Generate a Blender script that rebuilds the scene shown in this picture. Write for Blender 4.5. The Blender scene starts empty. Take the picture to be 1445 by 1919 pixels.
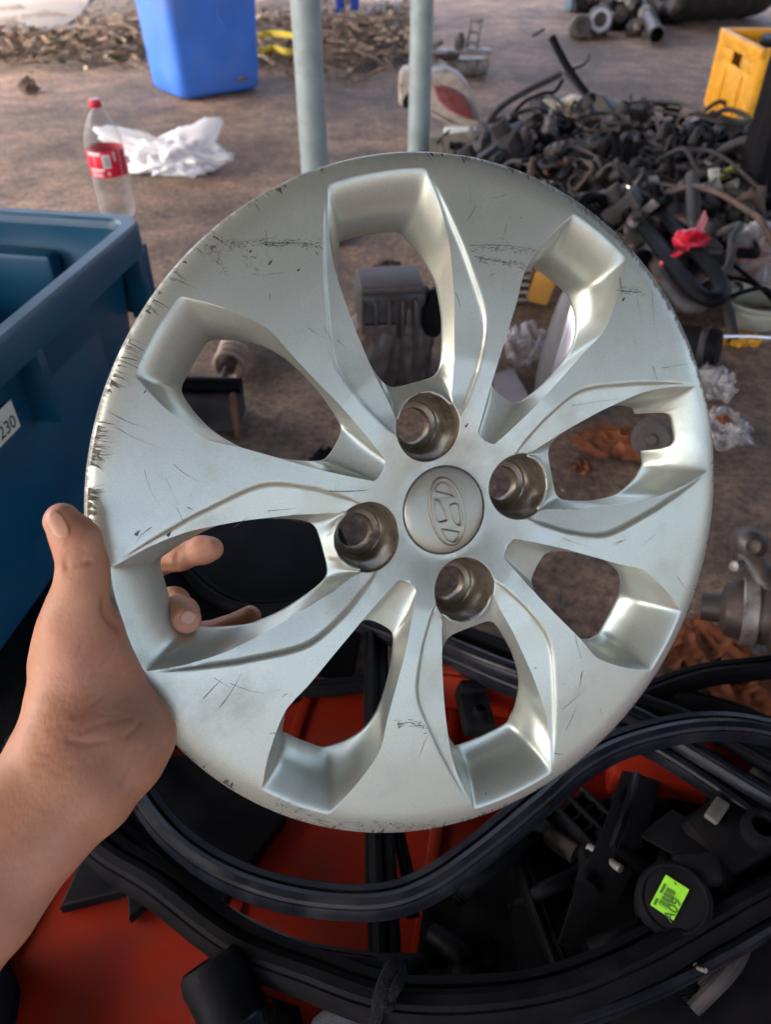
import bpy, bmesh, math, random
import numpy as np
from mathutils import Vector, Matrix
from mathutils.geometry import delaunay_2d_cdt

# ------------------------------------------------------------------ camera, sky, sun, exposure
SC = bpy.context.scene
COL = SC.collection
PW, PH, FPX = 1445.0, 1919.0, 1443.0          # photograph size and focal length in its pixels
PCX, PCY = PW / 2, PH / 2
CAM_H, PITCH = 0.70, math.radians(40)
CP, SP = math.cos(PITCH), math.sin(PITCH)

cam_data = bpy.data.cameras.new('camera')
cam = bpy.data.objects.new('camera', cam_data)
COL.objects.link(cam)
cam.location = (0, 0, CAM_H)
cam.rotation_euler = (math.pi / 2 - PITCH, 0, 0)
cam_data.sensor_fit = 'VERTICAL'
cam_data.lens = 4.7
cam_data.sensor_height = 4.7 * PH / FPX
cam_data.clip_start = 0.01
cam_data.clip_end = 400
cam_data.dof.use_dof = True
cam_data.dof.focus_distance = 0.44
cam_data.dof.aperture_fstop = 1.7
SC.camera = cam

SUN_EL, SUN_AZ = math.radians(52), math.radians(-110)   # azimuth from +Y towards +X: light comes from the left
world = bpy.data.worlds.new('World')
SC.world = world
world.use_nodes = True
wn = world.node_tree.nodes
sky = wn.new('ShaderNodeTexSky')
sky.sky_type = 'NISHITA'
sky.sun_disc = False
sky.sun_elevation = SUN_EL
sky.sun_rotation = SUN_AZ
sky.air_density = .7
sky.dust_density = 7.0
sky.ozone_density = .6
bg = wn['Background']
world.node_tree.links.new(sky.outputs[0], bg.inputs[0])
bg.inputs[1].default_value = 0.15

sd = bpy.data.lights.new('sun', 'SUN')
sd.energy = 1.0
sd.angle = math.radians(20)
sd.color = (1.0, 0.975, 0.94)
sun = bpy.data.objects.new('sun', sd)
COL.objects.link(sun)
sdir = Vector((math.sin(SUN_AZ) * math.cos(SUN_EL), math.cos(SUN_AZ) * math.cos(SUN_EL), math.sin(SUN_EL)))
sun.rotation_euler = sdir.to_track_quat('Z', 'Y').to_euler()
sun.location = sdir * 30

SC.view_settings.view_transform = 'Standard'
SC.view_settings.look = 'None'
SC.view_settings.gamma = 1
SC.view_settings.use_curve_mapping = False
SC.view_settings.exposure = 3.05
SC.render.engine = 'CYCLES'

# ------------------------------------------------------------------ helpers
rnd = random.Random(7)

def c2w(x, y, z):
    """camera frame (x right, y down, z forward) to world"""
    return Vector((x, -y * SP + z * CP, CAM_H - y * CP - z * SP))

def at(px, py, d):
    """point seen at a pixel, at depth d"""
    return c2w((px - PCX) / FPX * d, (py - PCY) / FPX * d, d)

def on(px, py, z=0.0):
    """point seen at a pixel, on the horizontal plane of height z"""
    v = at(px, py, 1.0) - Vector((0, 0, CAM_H))
    t = (z - CAM_H) / v.z
    return Vector((0, 0, CAM_H)) + v * t

def ppm(p):
    """pixels of the photograph per metre at a world point"""
    v = Vector(p) - Vector((0, 0, CAM_H))
    return FPX / (v.y * CP - v.z * SP)

def mesh_obj(name, verts, faces, mat, parent=None, smooth=True, sharp=None):
    me = bpy.data.meshes.new(name)
    me.from_pydata([tuple(v) for v in verts], [], [tuple(f) for f in faces])
    if mat is not None:
        me.materials.append(mat)
    if smooth and len(me.polygons):
        me.polygons.foreach_set('use_smooth', np.ones(len(me.polygons), dtype=bool))
        if sharp is not None:
            me.set_sharp_from_angle(angle=math.radians(sharp))
    me.update()
    o = bpy.data.objects.new(name, me)
    COL.objects.link(o)
    if parent is not None:
        o.parent = parent
    return o

def empty(name, loc=(0, 0, 0), rot=None):
    o = bpy.data.objects.new(name, None)
    COL.objects.link(o)
    o.location = loc
    if rot is not None:
        o.rotation_euler = rot
    o.empty_display_size = 0.05
    return o

def tag(o, label, cat, group=None):
    o['label'] = label
    o['category'] = cat
    if group:
        o['group'] = group
    return o

class MB:
    """collects shapes; build() links them as one mesh object"""
    def __init__(s):
        s.v = []; s.f = []
    def add(s, V, F):
        b = len(s.v)
        s.v += [Vector(p) for p in V]
        s.f += [tuple(i + b for i in f) for f in F]
        return s
    def box(s, c, size, M=None, bev=0.0):
        hx, hy, hz = [k / 2 for k in size]
        if bev <= 0:
            V = [Vector((x, y, z)) for x in (-hx, hx) for y in (-hy, hy) for z in (-hz, hz)]
            F = [(0, 1, 3, 2), (4, 6, 7, 5), (0, 4, 5, 1), (2, 3, 7, 6), (0, 2, 6, 4), (1, 5, 7, 3)]
        else:
            bm = bmesh.new()
            bmesh.ops.create_cube(bm, size=1)
            for v in bm.verts:
                v.co = Vector((v.co.x * size[0], v.co.y * size[1], v.co.z * size[2]))
            bmesh.ops.bevel(bm, geom=list(bm.edges), offset=min(bev, .45 * min(size)), segments=2, profile=.5, affect='EDGES')
            bm.verts.index_update()
            V = [v.co.copy() for v in bm.verts]
            F = [[v.index for v in f.verts] for f in bm.faces]
            bm.free()
        if M is not None:
            V = [M @ v for v in V]
        c = Vector(c)
        return s.add([v + c for v in V], F)
    def lathe(s, prof, c=(0, 0, 0), M=None, n=32, caps=True):
        """prof: list of (r, z)"""
        V = []; F = []
        for r, z in prof:
            for k in range(n):
                a = 2 * math.pi * k / n
                V.append(Vector((r * math.cos(a), r * math.sin(a), z)))
        m = len(prof)
        for i in range(m - 1):
            for k in range(n):
                k2 = (k + 1) % n
                F.append((i * n + k, i * n + k2, (i + 1) * n + k2, (i + 1) * n + k))
        if caps:
            if prof[0][0] > 1e-5: F.append(tuple(range(n - 1, -1, -1)))
            if prof[-1][0] > 1e-5: F.append(tuple((m - 1) * n + k for k in range(n)))
        if M is not None:
            V = [M @ v for v in V]
        c = Vector(c)
        return s.add([v + c for v in V], F)
    def sweep(s, path, sect, up=Vector((0, 0, 1)), closed=False, scale=None, twist=0.0, caps=True):
        """sect: list of (a, b) in the frame (side, up) of the path; closed outline"""
        P = [Vector(p) for p in path]
        n = len(P); m = len(sect)
        V = []
        prev = None
        for i, p in enumerate(P):
            if closed:
                t = P[(i + 1) % n] - P[i - 1]
            else:
                t = P[min(i + 1, n - 1)] - P[max(i - 1, 0)]
            if t.length < 1e-9: t = Vector((0, 1, 0))
            t.normalize()
            if prev is None:
                u = up - t * up.dot(t)
                if u.length < 1e-4:
                    u = Vector((1, 0, 0)) - t * t.x
            else:
                u = prev - t * prev.dot(t)
            u.normalize(); prev = u
            sd_ = t.cross(u)
            tw = twist * i / max(1, n - 1)
            ca, sa = math.cos(tw), math.sin(tw)
            sc = 1.0 if scale is None else scale[i]
            for a, b in sect:
                a2 = (a * ca - b * sa) * sc; b2 = (a * sa + b * ca) * sc
                V.append(p + sd_ * a2 + u * b2)
        F = []
        for i in range(n if closed else n - 1):
            j = (i + 1) % n
            for k in range(m):
                k2 = (k + 1) % m
                F.append((i * m + k, i * m + k2, j * m + k2, j * m + k))
        if caps and not closed:
            F.append(tuple(range(m - 1, -1, -1)))
            F.append(tuple((n - 1) * m + k for k in range(m)))
        return s.add(V, F)
    def tube(s, path, r, n=10, closed=False, scale=None):
        return s.sweep(path, [(r * math.cos(2 * math.pi * k / n), r * math.sin(2 * math.pi * k / n)) for k in range(n)], closed=closed, scale=scale)
    def build(s, name, mat, parent=None, smooth=True, sharp=35):
        return mesh_obj(name, s.v, s.f, mat, parent, smooth, sharp)

def spline(pts, n, closed=False):
    """Catmull-Rom through points"""
    P = [Vector(p) for p in pts]
    k = len(P)
    segs = k if closed else k - 1
    out = []
    for i in range(n):
        t = i / n * segs if closed else i / (n - 1) * segs
        a = min(int(t), segs - 1); f = t - a
        g = (lambda j: P[j % k]) if closed else (lambda j: P[max(0, min(k - 1, j))])
        p0, p1, p2, p3 = g(a - 1), g(a), g(a + 1), g(a + 2)
        out.append(.5 * ((2 * p1) + (p2 - p0) * f + (2 * p0 - 5 * p1 + 4 * p2 - p3) * f * f + (3 * p1 - p0 - 3 * p2 + p3) * f ** 3))
    return out

def rotz(a): return Matrix.Rotation(a, 3, 'Z')
def basis(x, y, z):
    return Matrix((x, y, z)).transposed()
def frame_from(zax, xhint=Vector((1, 0, 0))):
    z = Vector(zax).normalized()
    x = Vector(xhint) - z * Vector(xhint).dot(z)
    x.normalize()
    return basis(x, z.cross(x), z)

# ---- materials
def mat_new(name):
    m = bpy.data.materials.new(name)
    m.use_nodes = True
    return m, m.node_tree.nodes, m.node_tree.links, m.node_tree.nodes['Principled BSDF']

def lin(c):
    return tuple((k / 255 / 12.92 if k / 255 <= .04045 else ((k / 255 + .055) / 1.055) ** 2.4) for k in c) + (1,)

def mat(name, col, rough=.5, metal=0.0, var=.15, scale=60, bump=.0, bscale=400, trans=0.0, dirt=None, dirt_amt=.35, dscale=14, spec=.5, coat=0.0, sss=0.0, ior=1.45, alpha=1.0):
    """col: linear base colour; noise variation, optional dirt colour in blotches and fine bump"""
    m, N, L, B = mat_new(name)
    tc = N.new('ShaderNodeTexCoord')
    nz = N.new('ShaderNodeTexNoise'); nz.inputs['Scale'].default_value = scale; nz.inputs['Detail'].default_value = 4
    L.new(tc.outputs['Object'], nz.inputs['Vector'])
    rp = N.new('ShaderNodeValToRGB')
    c = Vector(col[:3])
    lo = c * (1 - var); hi = c * (1 + var)
    rp.color_ramp.elements[0].position = .3; rp.color_ramp.elements[1].position = .7
    rp.color_ramp.elements[0].color = (*lo, 1); rp.color_ramp.elements[1].color = (*[min(1, k) for k in hi], 1)
    L.new(nz.outputs['Fac'], rp.inputs[0])
    out = rp.outputs[0]
    mr = N.new('ShaderNodeMapRange')
    mr.inputs['To Min'].default_value = max(.02, rough - .08); mr.inputs['To Max'].default_value = min(1, rough + .08)
    L.new(nz.outputs['Fac'], mr.inputs['Value'])
    rout = mr.outputs[0]
    if dirt is not None:
        n2 = N.new('ShaderNodeTexNoise'); n2.inputs['Scale'].default_value = dscale; n2.inputs['Detail'].default_value = 6; n2.inputs['Roughness'].default_value = .65
        L.new(tc.outputs['Object'], n2.inputs['Vector'])
        r2 = N.new('ShaderNodeMapRange'); r2.inputs['From Min'].default_value = .48; r2.inputs['From Max'].default_value = .68
        r2.inputs['To Max'].default_value = dirt_amt
        L.new(n2.outputs['Fac'], r2.inputs['Value'])
        mx = N.new('ShaderNodeMix'); mx.data_type = 'RGBA'
        L.new(r2.outputs[0], mx.inputs[0]); L.new(out, mx.inputs[6]); mx.inputs[7].default_value = (*dirt[:3], 1)
        out = mx.outputs[2]
        ra = N.new('ShaderNodeMath'); ra.operation = 'MULTIPLY_ADD'; ra.inputs[1].default_value = .5; 
        L.new(r2.outputs[0], ra.inputs[0]); L.new(rout, ra.inputs[2]); rout = ra.outputs[0]
    L.new(out, B.inputs['Base Color']); L.new(rout, B.inputs['Roughness'])
    B.inputs['Metallic'].default_value = metal
    B.inputs['IOR'].default_value = ior
    B.inputs['Specular IOR Level'].default_value = spec
    B.inputs['Transmission Weight'].default_value = trans
    B.inputs['Coat Weight'].default_value = coat
    B.inputs['Alpha'].default_value = alpha
    if sss:
        B.inputs['Subsurface Weight'].default_value = sss
        B.inputs['Subsurface Radius'].default_value = (.010, .004, .002)
        B.inputs['Subsurface Scale'].default_value = 1.0
    if bump:
        n3 = N.new('ShaderNodeTexNoise'); n3.inputs['Scale'].default_value = bscale; n3.inputs['Detail'].default_value = 3
        L.new(tc.outputs['Object'], n3.inputs['Vector'])
        bp = N.new('ShaderNodeBump'); bp.inputs['Strength'].default_value = bump; bp.inputs['Distance'].default_value = .002
        L.new(n3.outputs['Fac'], bp.inputs['Height']); L.new(bp.outputs[0], B.inputs['Normal'])
    return m

# ---- implicit surfaces
def sdf_cone(P, a, b, ra, rb):
    ab = b - a
    t = np.clip(((P - a) @ ab) / max(1e-12, ab @ ab), 0, 1).astype(np.float32)
    d = P - a - t[:, None] * ab
    return np.sqrt((d * d).sum(1)) - (ra + (rb - ra) * t)

def smin(a, b, k):
    h = np.clip(.5 + .5 * (b - a) / k, 0, 1)
    return b + (a - b) * h - k * h * (1 - h)

def surface_nets(fn, lo, hi, vox):
    lo = np.array(lo, float); hi = np.array(hi, float)
    n = np.ceil((hi - lo) / vox).astype(int) + 1
    ax = [lo[i] + vox * np.arange(n[i]) for i in range(3)]
    G = np.empty(tuple(n), np.float32)
    Y, Z = np.meshgrid(ax[1], ax[2], indexing='ij')
    step = max(1, int(400000 / (n[1] * n[2])))
    for i in range(0, n[0], step):
        xs = ax[0][i:i + step]
        P = np.empty((len(xs), n[1], n[2], 3), np.float32)
        P[..., 0] = xs[:, None, None]; P[..., 1] = Y; P[..., 2] = Z
        G[i:i + len(xs)] = fn(P.reshape(-1, 3)).reshape(len(xs), n[1], n[2])
    ins = G < 0
    c = np.zeros(tuple(n - 1), np.int8)
    for dx in (0, 1):
        for dy in (0, 1):
            for dz in (0, 1):
                c += ins[dx:n[0] - 1 + dx, dy:n[1] - 1 + dy, dz:n[2] - 1 + dz]
    act = (c > 0) & (c < 8)
    ids = -np.ones(act.shape, np.int64)
    I = np.argwhere(act)
    ids[act] = np.arange(len(I))
    acc = np.zeros((len(I), 3)); cnt = np.zeros(len(I))
    cor = [(0, 0, 0), (1, 0, 0), (0, 1, 0), (1, 1, 0), (0, 0, 1), (1, 0, 1), (0, 1, 1), (1, 1, 1)]
    for a in range(8):
        for b in range(a + 1, 8):
            if sum(abs(cor[a][k] - cor[b][k]) for k in range(3)) != 1: continue
            A = I + cor[a]; Bq = I + cor[b]
            ga = G[A[:, 0], A[:, 1], A[:, 2]]; gb = G[Bq[:, 0], Bq[:, 1], Bq[:, 2]]
            m = (ga < 0) != (gb < 0)
            t = np.where(m, ga / np.where(m, ga - gb, 1), 0)
            acc[m] += (A + (Bq - A) * t[:, None])[m]; cnt[m] += 1
    V = lo + vox * acc / cnt[:, None]
    F = []
    for k in range(3):
        e = [0, 0, 0]; e[k] = 1
        i, j = (k + 1) % 3, (k + 2) % 3
        sl0 = [slice(1, n[q] - 1) for q in range(3)]; sl0[k] = slice(0, n[k] - 1)
        s1 = list(sl0); s1[k] = slice(1, n[k])
        a = ins[tuple(sl0)]; b = ins[tuple(s1)]
        ch = np.argwhere(a != b)
        if not len(ch): continue
        off = np.array([1, 1, 1]); off[k] = 0
        base = ch + off
        di = np.zeros(3, int); di[i] = 1; dj = np.zeros(3, int); dj[j] = 1
        q = [base - di - dj, base - dj, base, base - di]
        idx = np.stack([ids[w[:, 0], w[:, 1], w[:, 2]] for w in q], 1)
        flip = a[tuple(ch.T)]
        idx[~flip] = idx[~flip][:, ::-1]
        F.append(idx)
    F = np.concatenate(F)
    return V, F

def np_mesh(name, V, F, mat, parent=None):
    me = bpy.data.meshes.new(name)
    me.vertices.add(len(V)); me.vertices.foreach_set('co', np.asarray(V, np.float32).ravel())
    F = np.asarray(F); k = F.shape[1]
    me.loops.add(F.size); me.loops.foreach_set('vertex_index', F.ravel().astype(np.int32))
    me.polygons.add(len(F))
    me.polygons.foreach_set('loop_start', (np.arange(len(F)) * k).astype(np.int32))
    me.polygons.foreach_set('loop_total', np.full(len(F), k, np.int32))
    me.polygons.foreach_set('use_smooth', np.ones(len(F), bool))
    if mat is not None: me.materials.append(mat)
    me.update(calc_edges=True); me.validate()
    o = bpy.data.objects.new(name, me)
    COL.objects.link(o)
    if parent is not None: o.parent = parent
    return o

def relax(V, F, it, lam=.5):
    e = np.concatenate([F[:, [0, 1]], F[:, [1, 2]], F[:, [2, 3]], F[:, [3, 0]]])
    e = np.concatenate([e, e[:, ::-1]])
    deg = np.bincount(e[:, 0], minlength=len(V)).astype(float)
    for k in range(it):
        l = lam if k % 2 == 0 else -lam * .95
        s = np.stack([np.bincount(e[:, 0], weights=V[e[:, 1], q], minlength=len(V)) for q in range(3)], 1) / deg[:, None]
        V = V + l * (s - V)
    return V

# ------------------------------------------------------------------ the wheel cover (all sizes in its own frame: x right, y down, z to the back)
RV = (0.142913566, -0.363804702, -0.0250811922)
TV = (0.0377665739, -0.000101931, 0.452991831)
_th = math.sqrt(sum(k * k for k in RV))
WR = Matrix.Rotation(_th, 3, Vector(RV) / _th)           # wheel frame to camera frame
C2W = Matrix(((1, 0, 0), (0, -SP, CP), (0, -CP, -SP)))
def w2world(p):
    q = WR @ Vector(p) + Vector(TV)
    return c2w(*q)
def px2wheel(px, py, z=-.0035):
    """pixel to the wheel's front plane"""
    d = Vector(((px - PCX) / FPX, (py - PCY) / FPX, 1))
    n = WR.col[2]
    o = Vector(TV) + n * z
    X = d * (n.dot(o) / n.dot(d))
    return WR.transposed() @ (X - Vector(TV))

A_ANG = math.radians(-104.3)

def m_cover(name, base, rough, metal, grime=.5):
    m, N, L, B = mat_new(name)
    tc = N.new('ShaderNodeTexCoord')
    # metallic flake
    fl = N.new('ShaderNodeTexNoise'); fl.inputs['Scale'].default_value = 1500; fl.inputs['Detail'].default_value = 2
    L.new(tc.outputs['Object'], fl.inputs['Vector'])
    rp = N.new('ShaderNodeValToRGB')
    rp.color_ramp.elements[0].position = .25; rp.color_ramp.elements[1].position = .75
    rp.color_ramp.elements[0].color = (*[k * .9 for k in base], 1); rp.color_ramp.elements[1].color = (*[k * 1.1 for k in base], 1)
    L.new(fl.outputs['Fac'], rp.inputs[0])
    # greasy film in patches
    n2 = N.new('ShaderNodeTexNoise'); n2.inputs['Scale'].default_value = 17; n2.inputs['Detail'].default_value = 8; n2.inputs['Roughness'].default_value = .68
    L.new(tc.outputs['Object'], n2.inputs['Vector'])
    m2 = N.new('ShaderNodeMapRange'); m2.inputs['From Min'].default_value = .50; m2.inputs['From Max'].default_value = .9; m2.inputs['To Max'].default_value = grime
    L.new(n2.outputs['Fac'], m2.inputs['Value'])
    mx = N.new('ShaderNodeMix'); mx.data_type = 'RGBA'
    L.new(m2.outputs[0], mx.inputs[0]); L.new(rp.outputs[0], mx.inputs[6]); mx.inputs[7].default_value = (.17, .15, .11, 1)
    # brake dust round the hub and the lug holes, with ragged edges
    hs = N.new('ShaderNodeSeparateXYZ'); L.new(tc.outputs['Object'], hs.inputs[0])
    hc = N.new('ShaderNodeCombineXYZ'); L.new(hs.outputs[0], hc.inputs[0]); L.new(hs.outputs[1], hc.inputs[1])
    hl = N.new('ShaderNodeVectorMath'); hl.operation = 'LENGTH'; L.new(hc.outputs[0], hl.inputs[0])
    hn = N.new('ShaderNodeTexNoise'); hn.inputs['Scale'].default_value = 70; hn.inputs['Detail'].default_value = 7; hn.inputs['Roughness'].default_value = .7
    L.new(tc.outputs['Object'], hn.inputs['Vector'])
    ha = N.new('ShaderNodeMath'); ha.operation = 'MULTIPLY_ADD'; ha.inputs[1].default_value = -.07; L.new(hn.outputs['Fac'], ha.inputs[0]); L.new(hl.outputs['Value'], ha.inputs[2])
    hm = N.new('ShaderNodeMapRange'); hm.inputs['From Min'].default_value = -.012; hm.inputs['From Max'].default_value = .035; hm.inputs['To Min'].default_value = .38; hm.inputs['To Max'].default_value = 0
    L.new(ha.outputs[0], hm.inputs['Value'])
    mxh = N.new('ShaderNodeMix'); mxh.data_type = 'RGBA'
    L.new(hm.outputs[0], mxh.inputs[0]); L.new(mx.outputs[2], mxh.inputs[6]); mxh.inputs[7].default_value = (.20, .165, .11, 1)
    mx = mxh
    # fine specks
    n3 = N.new('ShaderNodeTexNoise'); n3.inputs['Scale'].default_value = 420; n3.inputs['Detail'].default_value = 3; n3.inputs['Roughness'].default_value = .7
    L.new(tc.outputs['Object'], n3.inputs['Vector'])
    m3 = N.new('ShaderNodeMapRange'); m3.inputs['From Min'].default_value = .70; m3.inputs['From Max'].default_value = .76; m3.inputs['To Max'].default_value = .7
    L.new(n3.outputs['Fac'], m3.inputs['Value'])
    mx2 = N.new('ShaderNodeMix'); mx2.data_type = 'RGBA'
    L.new(m3.outputs[0], mx2.inputs[0]); L.new(mx.outputs[2], mx2.inputs[6]); mx2.inputs[7].default_value = (.06, .05, .04, 1)
    # worn outer edge: dark streaks that run in from the rim
    sx = N.new('ShaderNodeSeparateXYZ'); L.new(tc.outputs['Object'], sx.inputs[0])
    cb = N.new('ShaderNodeCombineXYZ'); L.new(sx.outputs[0], cb.inputs[0]); L.new(sx.outputs[1], cb.inputs[1])
    ln = N.new('ShaderNodeVectorMath'); ln.operation = 'LENGTH'; L.new(cb.outputs[0], ln.inputs[0])
    nr = N.new('ShaderNodeVectorMath'); nr.operation = 'NORMALIZE'; L.new(cb.outputs[0], nr.inputs[0])
    n4 = N.new('ShaderNodeTexNoise'); n4.inputs['Scale'].default_value = 55; n4.inputs['Detail'].default_value = 8; n4.inputs['Roughness'].default_value = .75
    L.new(nr.outputs[0], n4.inputs['Vector'])
    n5 = N.new('ShaderNodeTexNoise'); n5.inputs['Scale'].default_value = 2.3; n5.inputs['Detail'].default_value = 2
    L.new(nr.outputs[0], n5.inputs['Vector'])
    ad = N.new('ShaderNodeMath'); ad.operation = 'MULTIPLY'; L.new(n4.outputs['Fac'], ad.inputs[0]); L.new(n5.outputs['Fac'], ad.inputs[1])
    th = N.new('ShaderNodeMapRange'); th.inputs['From Min'].default_value = .12; th.inputs['From Max'].default_value = .55
    th.inputs['To Min'].default_value = .2008; th.inputs['To Max'].default_value = .1925
    # the upper right of the rim has been dragged along a kerb: a wider band there
    dt = N.new('ShaderNodeVectorMath'); dt.operation = 'DOT_PRODUCT'; L.new(nr.outputs[0], dt.inputs[0]); dt.inputs[1].default_value = (.72, -.69, 0)
    dm = N.new('ShaderNodeMapRange'); dm.interpolation_type = 'SMOOTHSTEP'; dm.inputs['From Min'].default_value = .80; dm.inputs['From Max'].default_value = .97; dm.inputs['To Max'].default_value = .55
    L.new(dt.outputs['Value'], dm.inputs['Value'])
    da = N.new('ShaderNodeMath'); da.operation = 'MULTIPLY_ADD'; L.new(dm.outputs[0], da.inputs[0]); L.new(n4.outputs['Fac'], da.inputs[1]); L.new(ad.outputs[0], da.inputs[2])
    L.new(da.outputs[0], th.inputs['Value'])
    sb = N.new('ShaderNodeMath'); sb.operation = 'SUBTRACT'; L.new(ln.outputs['Value'], sb.inputs[0]); L.new(th.outputs[0], sb.inputs[1])
    st = N.new('ShaderNodeMapRange'); st.inputs['From Min'].default_value = 0; st.inputs['From Max'].default_value = .0022; st.inputs['To Max'].default_value = .72
    L.new(sb.outputs[0], st.inputs['Value'])
    mx3 = N.new('ShaderNodeMix'); mx3.data_type = 'RGBA'
    L.new(st.outputs[0], mx3.inputs[0]); L.new(mx2.outputs[2], mx3.inputs[6]); mx3.inputs[7].default_value = (.07, .062, .05, 1)
    L.new(mx3.outputs[2], B.inputs['Base Color'])
    # metallic drops and roughness rises where it is dirty
    su = N.new('ShaderNodeMath'); su.operation = 'MAXIMUM'; L.new(m2.outputs[0], su.inputs[0]); L.new(st.outputs[0], su.inputs[1])
    mm = N.new('ShaderNodeMapRange'); mm.inputs['To Min'].default_value = metal; mm.inputs['To Max'].default_value = metal * .25
    L.new(su.outputs[0], mm.inputs['Value']); L.new(mm.outputs[0], B.inputs['Metallic'])
    mr = N.new('ShaderNodeMapRange'); mr.inputs['To Min'].default_value = rough; mr.inputs['To Max'].default_value = .75
    L.new(su.outputs[0], mr.inputs['Value']); L.new(mr.outputs[0], B.inputs['Roughness'])
    bp = N.new('ShaderNodeBump'); bp.inputs['Strength'].default_value = .12; bp.inputs['Distance'].default_value = .0002
    L.new(fl.outputs['Fac'], bp.inputs['Height']); L.new(bp.outputs[0], B.inputs['Normal'])
    return m

M_COVER = m_cover('silver_paint', (.48, .52, .445), .33, .63)
M_CAP = m_cover('cap_paint', (.42, .445, .37), .36, .6, .7)
M_SLEEVE = mat('sleeve_plastic', (.19, .16, .115), .34, .5, .3, 60, dirt=(.05, .035, .022), dirt_amt=.9, dscale=50)
M_LINE = m_cover('emblem_paint', (.30, .30, .25), .34, .6, .5)
M_SCRAPE = mat('scrape', (.20, .19, .165), .7, .2, .4, 300)
M_SCUFF = mat('scuff', (.075, .064, .052), .8, 0, .5, 300)

def smooth01(x):
    x = max(0, min(1, x)); return x * x * (3 - 2 * x)
_ZR = [(0, 7.5), (30, 7.0), (48, 3.8), (60, 1.8), (90, -1.2), (130, -2.8), (150, -3.2), (186, -3.2), (191, -2.8), (196, -1.4), (198.8, 0.6), (200, 2.4)]
def zfr(r):
    for (a, za), (b, zb) in zip(_ZR, _ZR[1:]):
        if r <= b:
            t = (r - a) / (b - a)
            return za + (zb - za) * t
    return 2.4
_RID = [(40, 12), (50, 20), (58, 26.5), (74, 36.8), (88, 43.6), (95, 46.2), (100, 47.4), (105, 47.9), (111, 47.6), (118, 46.7), (143, 42.4), (166, 36.8), (180, 33), (188, 30.5), (200, 27)]
def ridge(u):
    for (a, va), (b, vb) in zip(_RID, _RID[1:]):
        if u <= b: return va + (vb - va) * (u - a) / (b - a)
    return 27
def zfront(u, v):
    """height of the front face in mm at a point of the A sector"""
    v = abs(v)
    r = math.hypot(u, v)
    z = zfr(r)
    d = ridge(u) - v
    if d > 0 and u > 40:
        k = smooth01((u - 44) / 22) * (1 - smooth01((u - 150) / 38))
        z += k * (1.7 * smooth01(d / 1.7) + .085 * d)
    return z
A_PAIR = [(190.5, 0, 164.5, 0, 30), (190.2, 12, 164.2, 9, 30), (189.3, 22, 163.6, 16, 29.8), (188.6, 27, 162.5, 19.5, 29), (187.4, 29, 160.5, 21.2, 28), (184, 29.8, 157, 22.5, 26.3),
          (176, 31.5, 150, 25.3, 22.5), (160, 34, 138, 28.3, 18.5), (148, 34.6, 130, 29.7, 16.6), (141, 34.2, 125, 29.9, 15.8), (120, 31.6, 110, 28, 13.6), (105, 28.8, 99, 25, 12), (87, 25, 88, 21.2, 10.8), (73, 21, 81.5, 18, 10),
          (64, 18.8, 78.8, 15, 9.5), (60.3, 18.2, 77.8, 12.5, 9.2), (66.2, 13.8, 77.4, 8.5, 9), (70.2, 7.4, 77.3, 4.5, 9), (71.6, 0, 77.3, 0, 9)]
B_PAIR = [(190.3, 0, 164.5, 0, 30), (189.8, 10, 164.3, 7, 30), (189.2, 18, 164, 12.5, 29.7), (188.6, 21.5, 163.0, 15.5, 28.8), (187.6, 22.9, 161.0, 17.5, 27.4), (184.5, 24, 157.5, 19.8, 25), (178, 26.3, 151.5, 22.8, 20.5),
          (164, 30, 142, 26, 15.8), (150, 32.4, 133, 27.2, 13.4), (143, 32.6, 126, 27.2, 12.5), (136, 31, 119, 26.2, 11.9), (124, 27.2, 109, 23.8, 11.3), (103, 22.2, 97, 19.8, 10.6), (83, 17.2, 87.5, 15.5, 10.2),
          (66, 12.2, 81.5, 12, 9.9), (54, 8.3, 79, 9.3, 9.8), (50, 6.8, 78.2, 7, 9.7), (48.4, 4, 77.8, 4, 9.7), (48, 0, 77.6, 0, 9.7)]
LUG_C, LUG_R = 51.3, 20.3
C45, S45 = math.cos(math.pi / 4), math.sin(math.pi / 4)
def b2a(u, v):            # B sector frame to A sector frame (B axis 45 degrees clockwise of A)
    return (u * C45 - v * S45, u * S45 + v * C45)

def dense(pairs, per=6, key=None):
    """interpolate pair rows; Catmull-Rom per column"""
    out = []
    n = len(pairs)
    P = [Vector(p[:2]).to_3d() for p in pairs]
    for i in range(n - 1):
        L = math.hypot(pairs[i + 1][0] - pairs[i][0], pairs[i + 1][1] - pairs[i][1])
        k = max(2, min(10, int(L / 1.8)))
        for j in range(k):
            f = j / k
            row = []
            for c in range(5):
                g = lambda q: pairs[max(0, min(n - 1, q))][c]
                p0, p1, p2, p3 = g(i - 1), g(i), g(i + 1), g(i + 2)
                m1 = (p2 - p0) * .5; m2 = (p3 - p1) * .5
                # limit the overshoot next to corners
                lim = abs(p2 - p1) * 1.5
                m1 = max(-lim, min(lim, m1)); m2 = max(-lim, min(lim, m2))
                row.append((2 * f ** 3 - 3 * f ** 2 + 1) * p1 + (f ** 3 - 2 * f ** 2 + f) * m1 + (-2 * f ** 3 + 3 * f ** 2) * p2 + (f ** 3 - f ** 2) * m2)
            out.append(tuple(row))
    out.append(pairs[-1])
    return out

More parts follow.
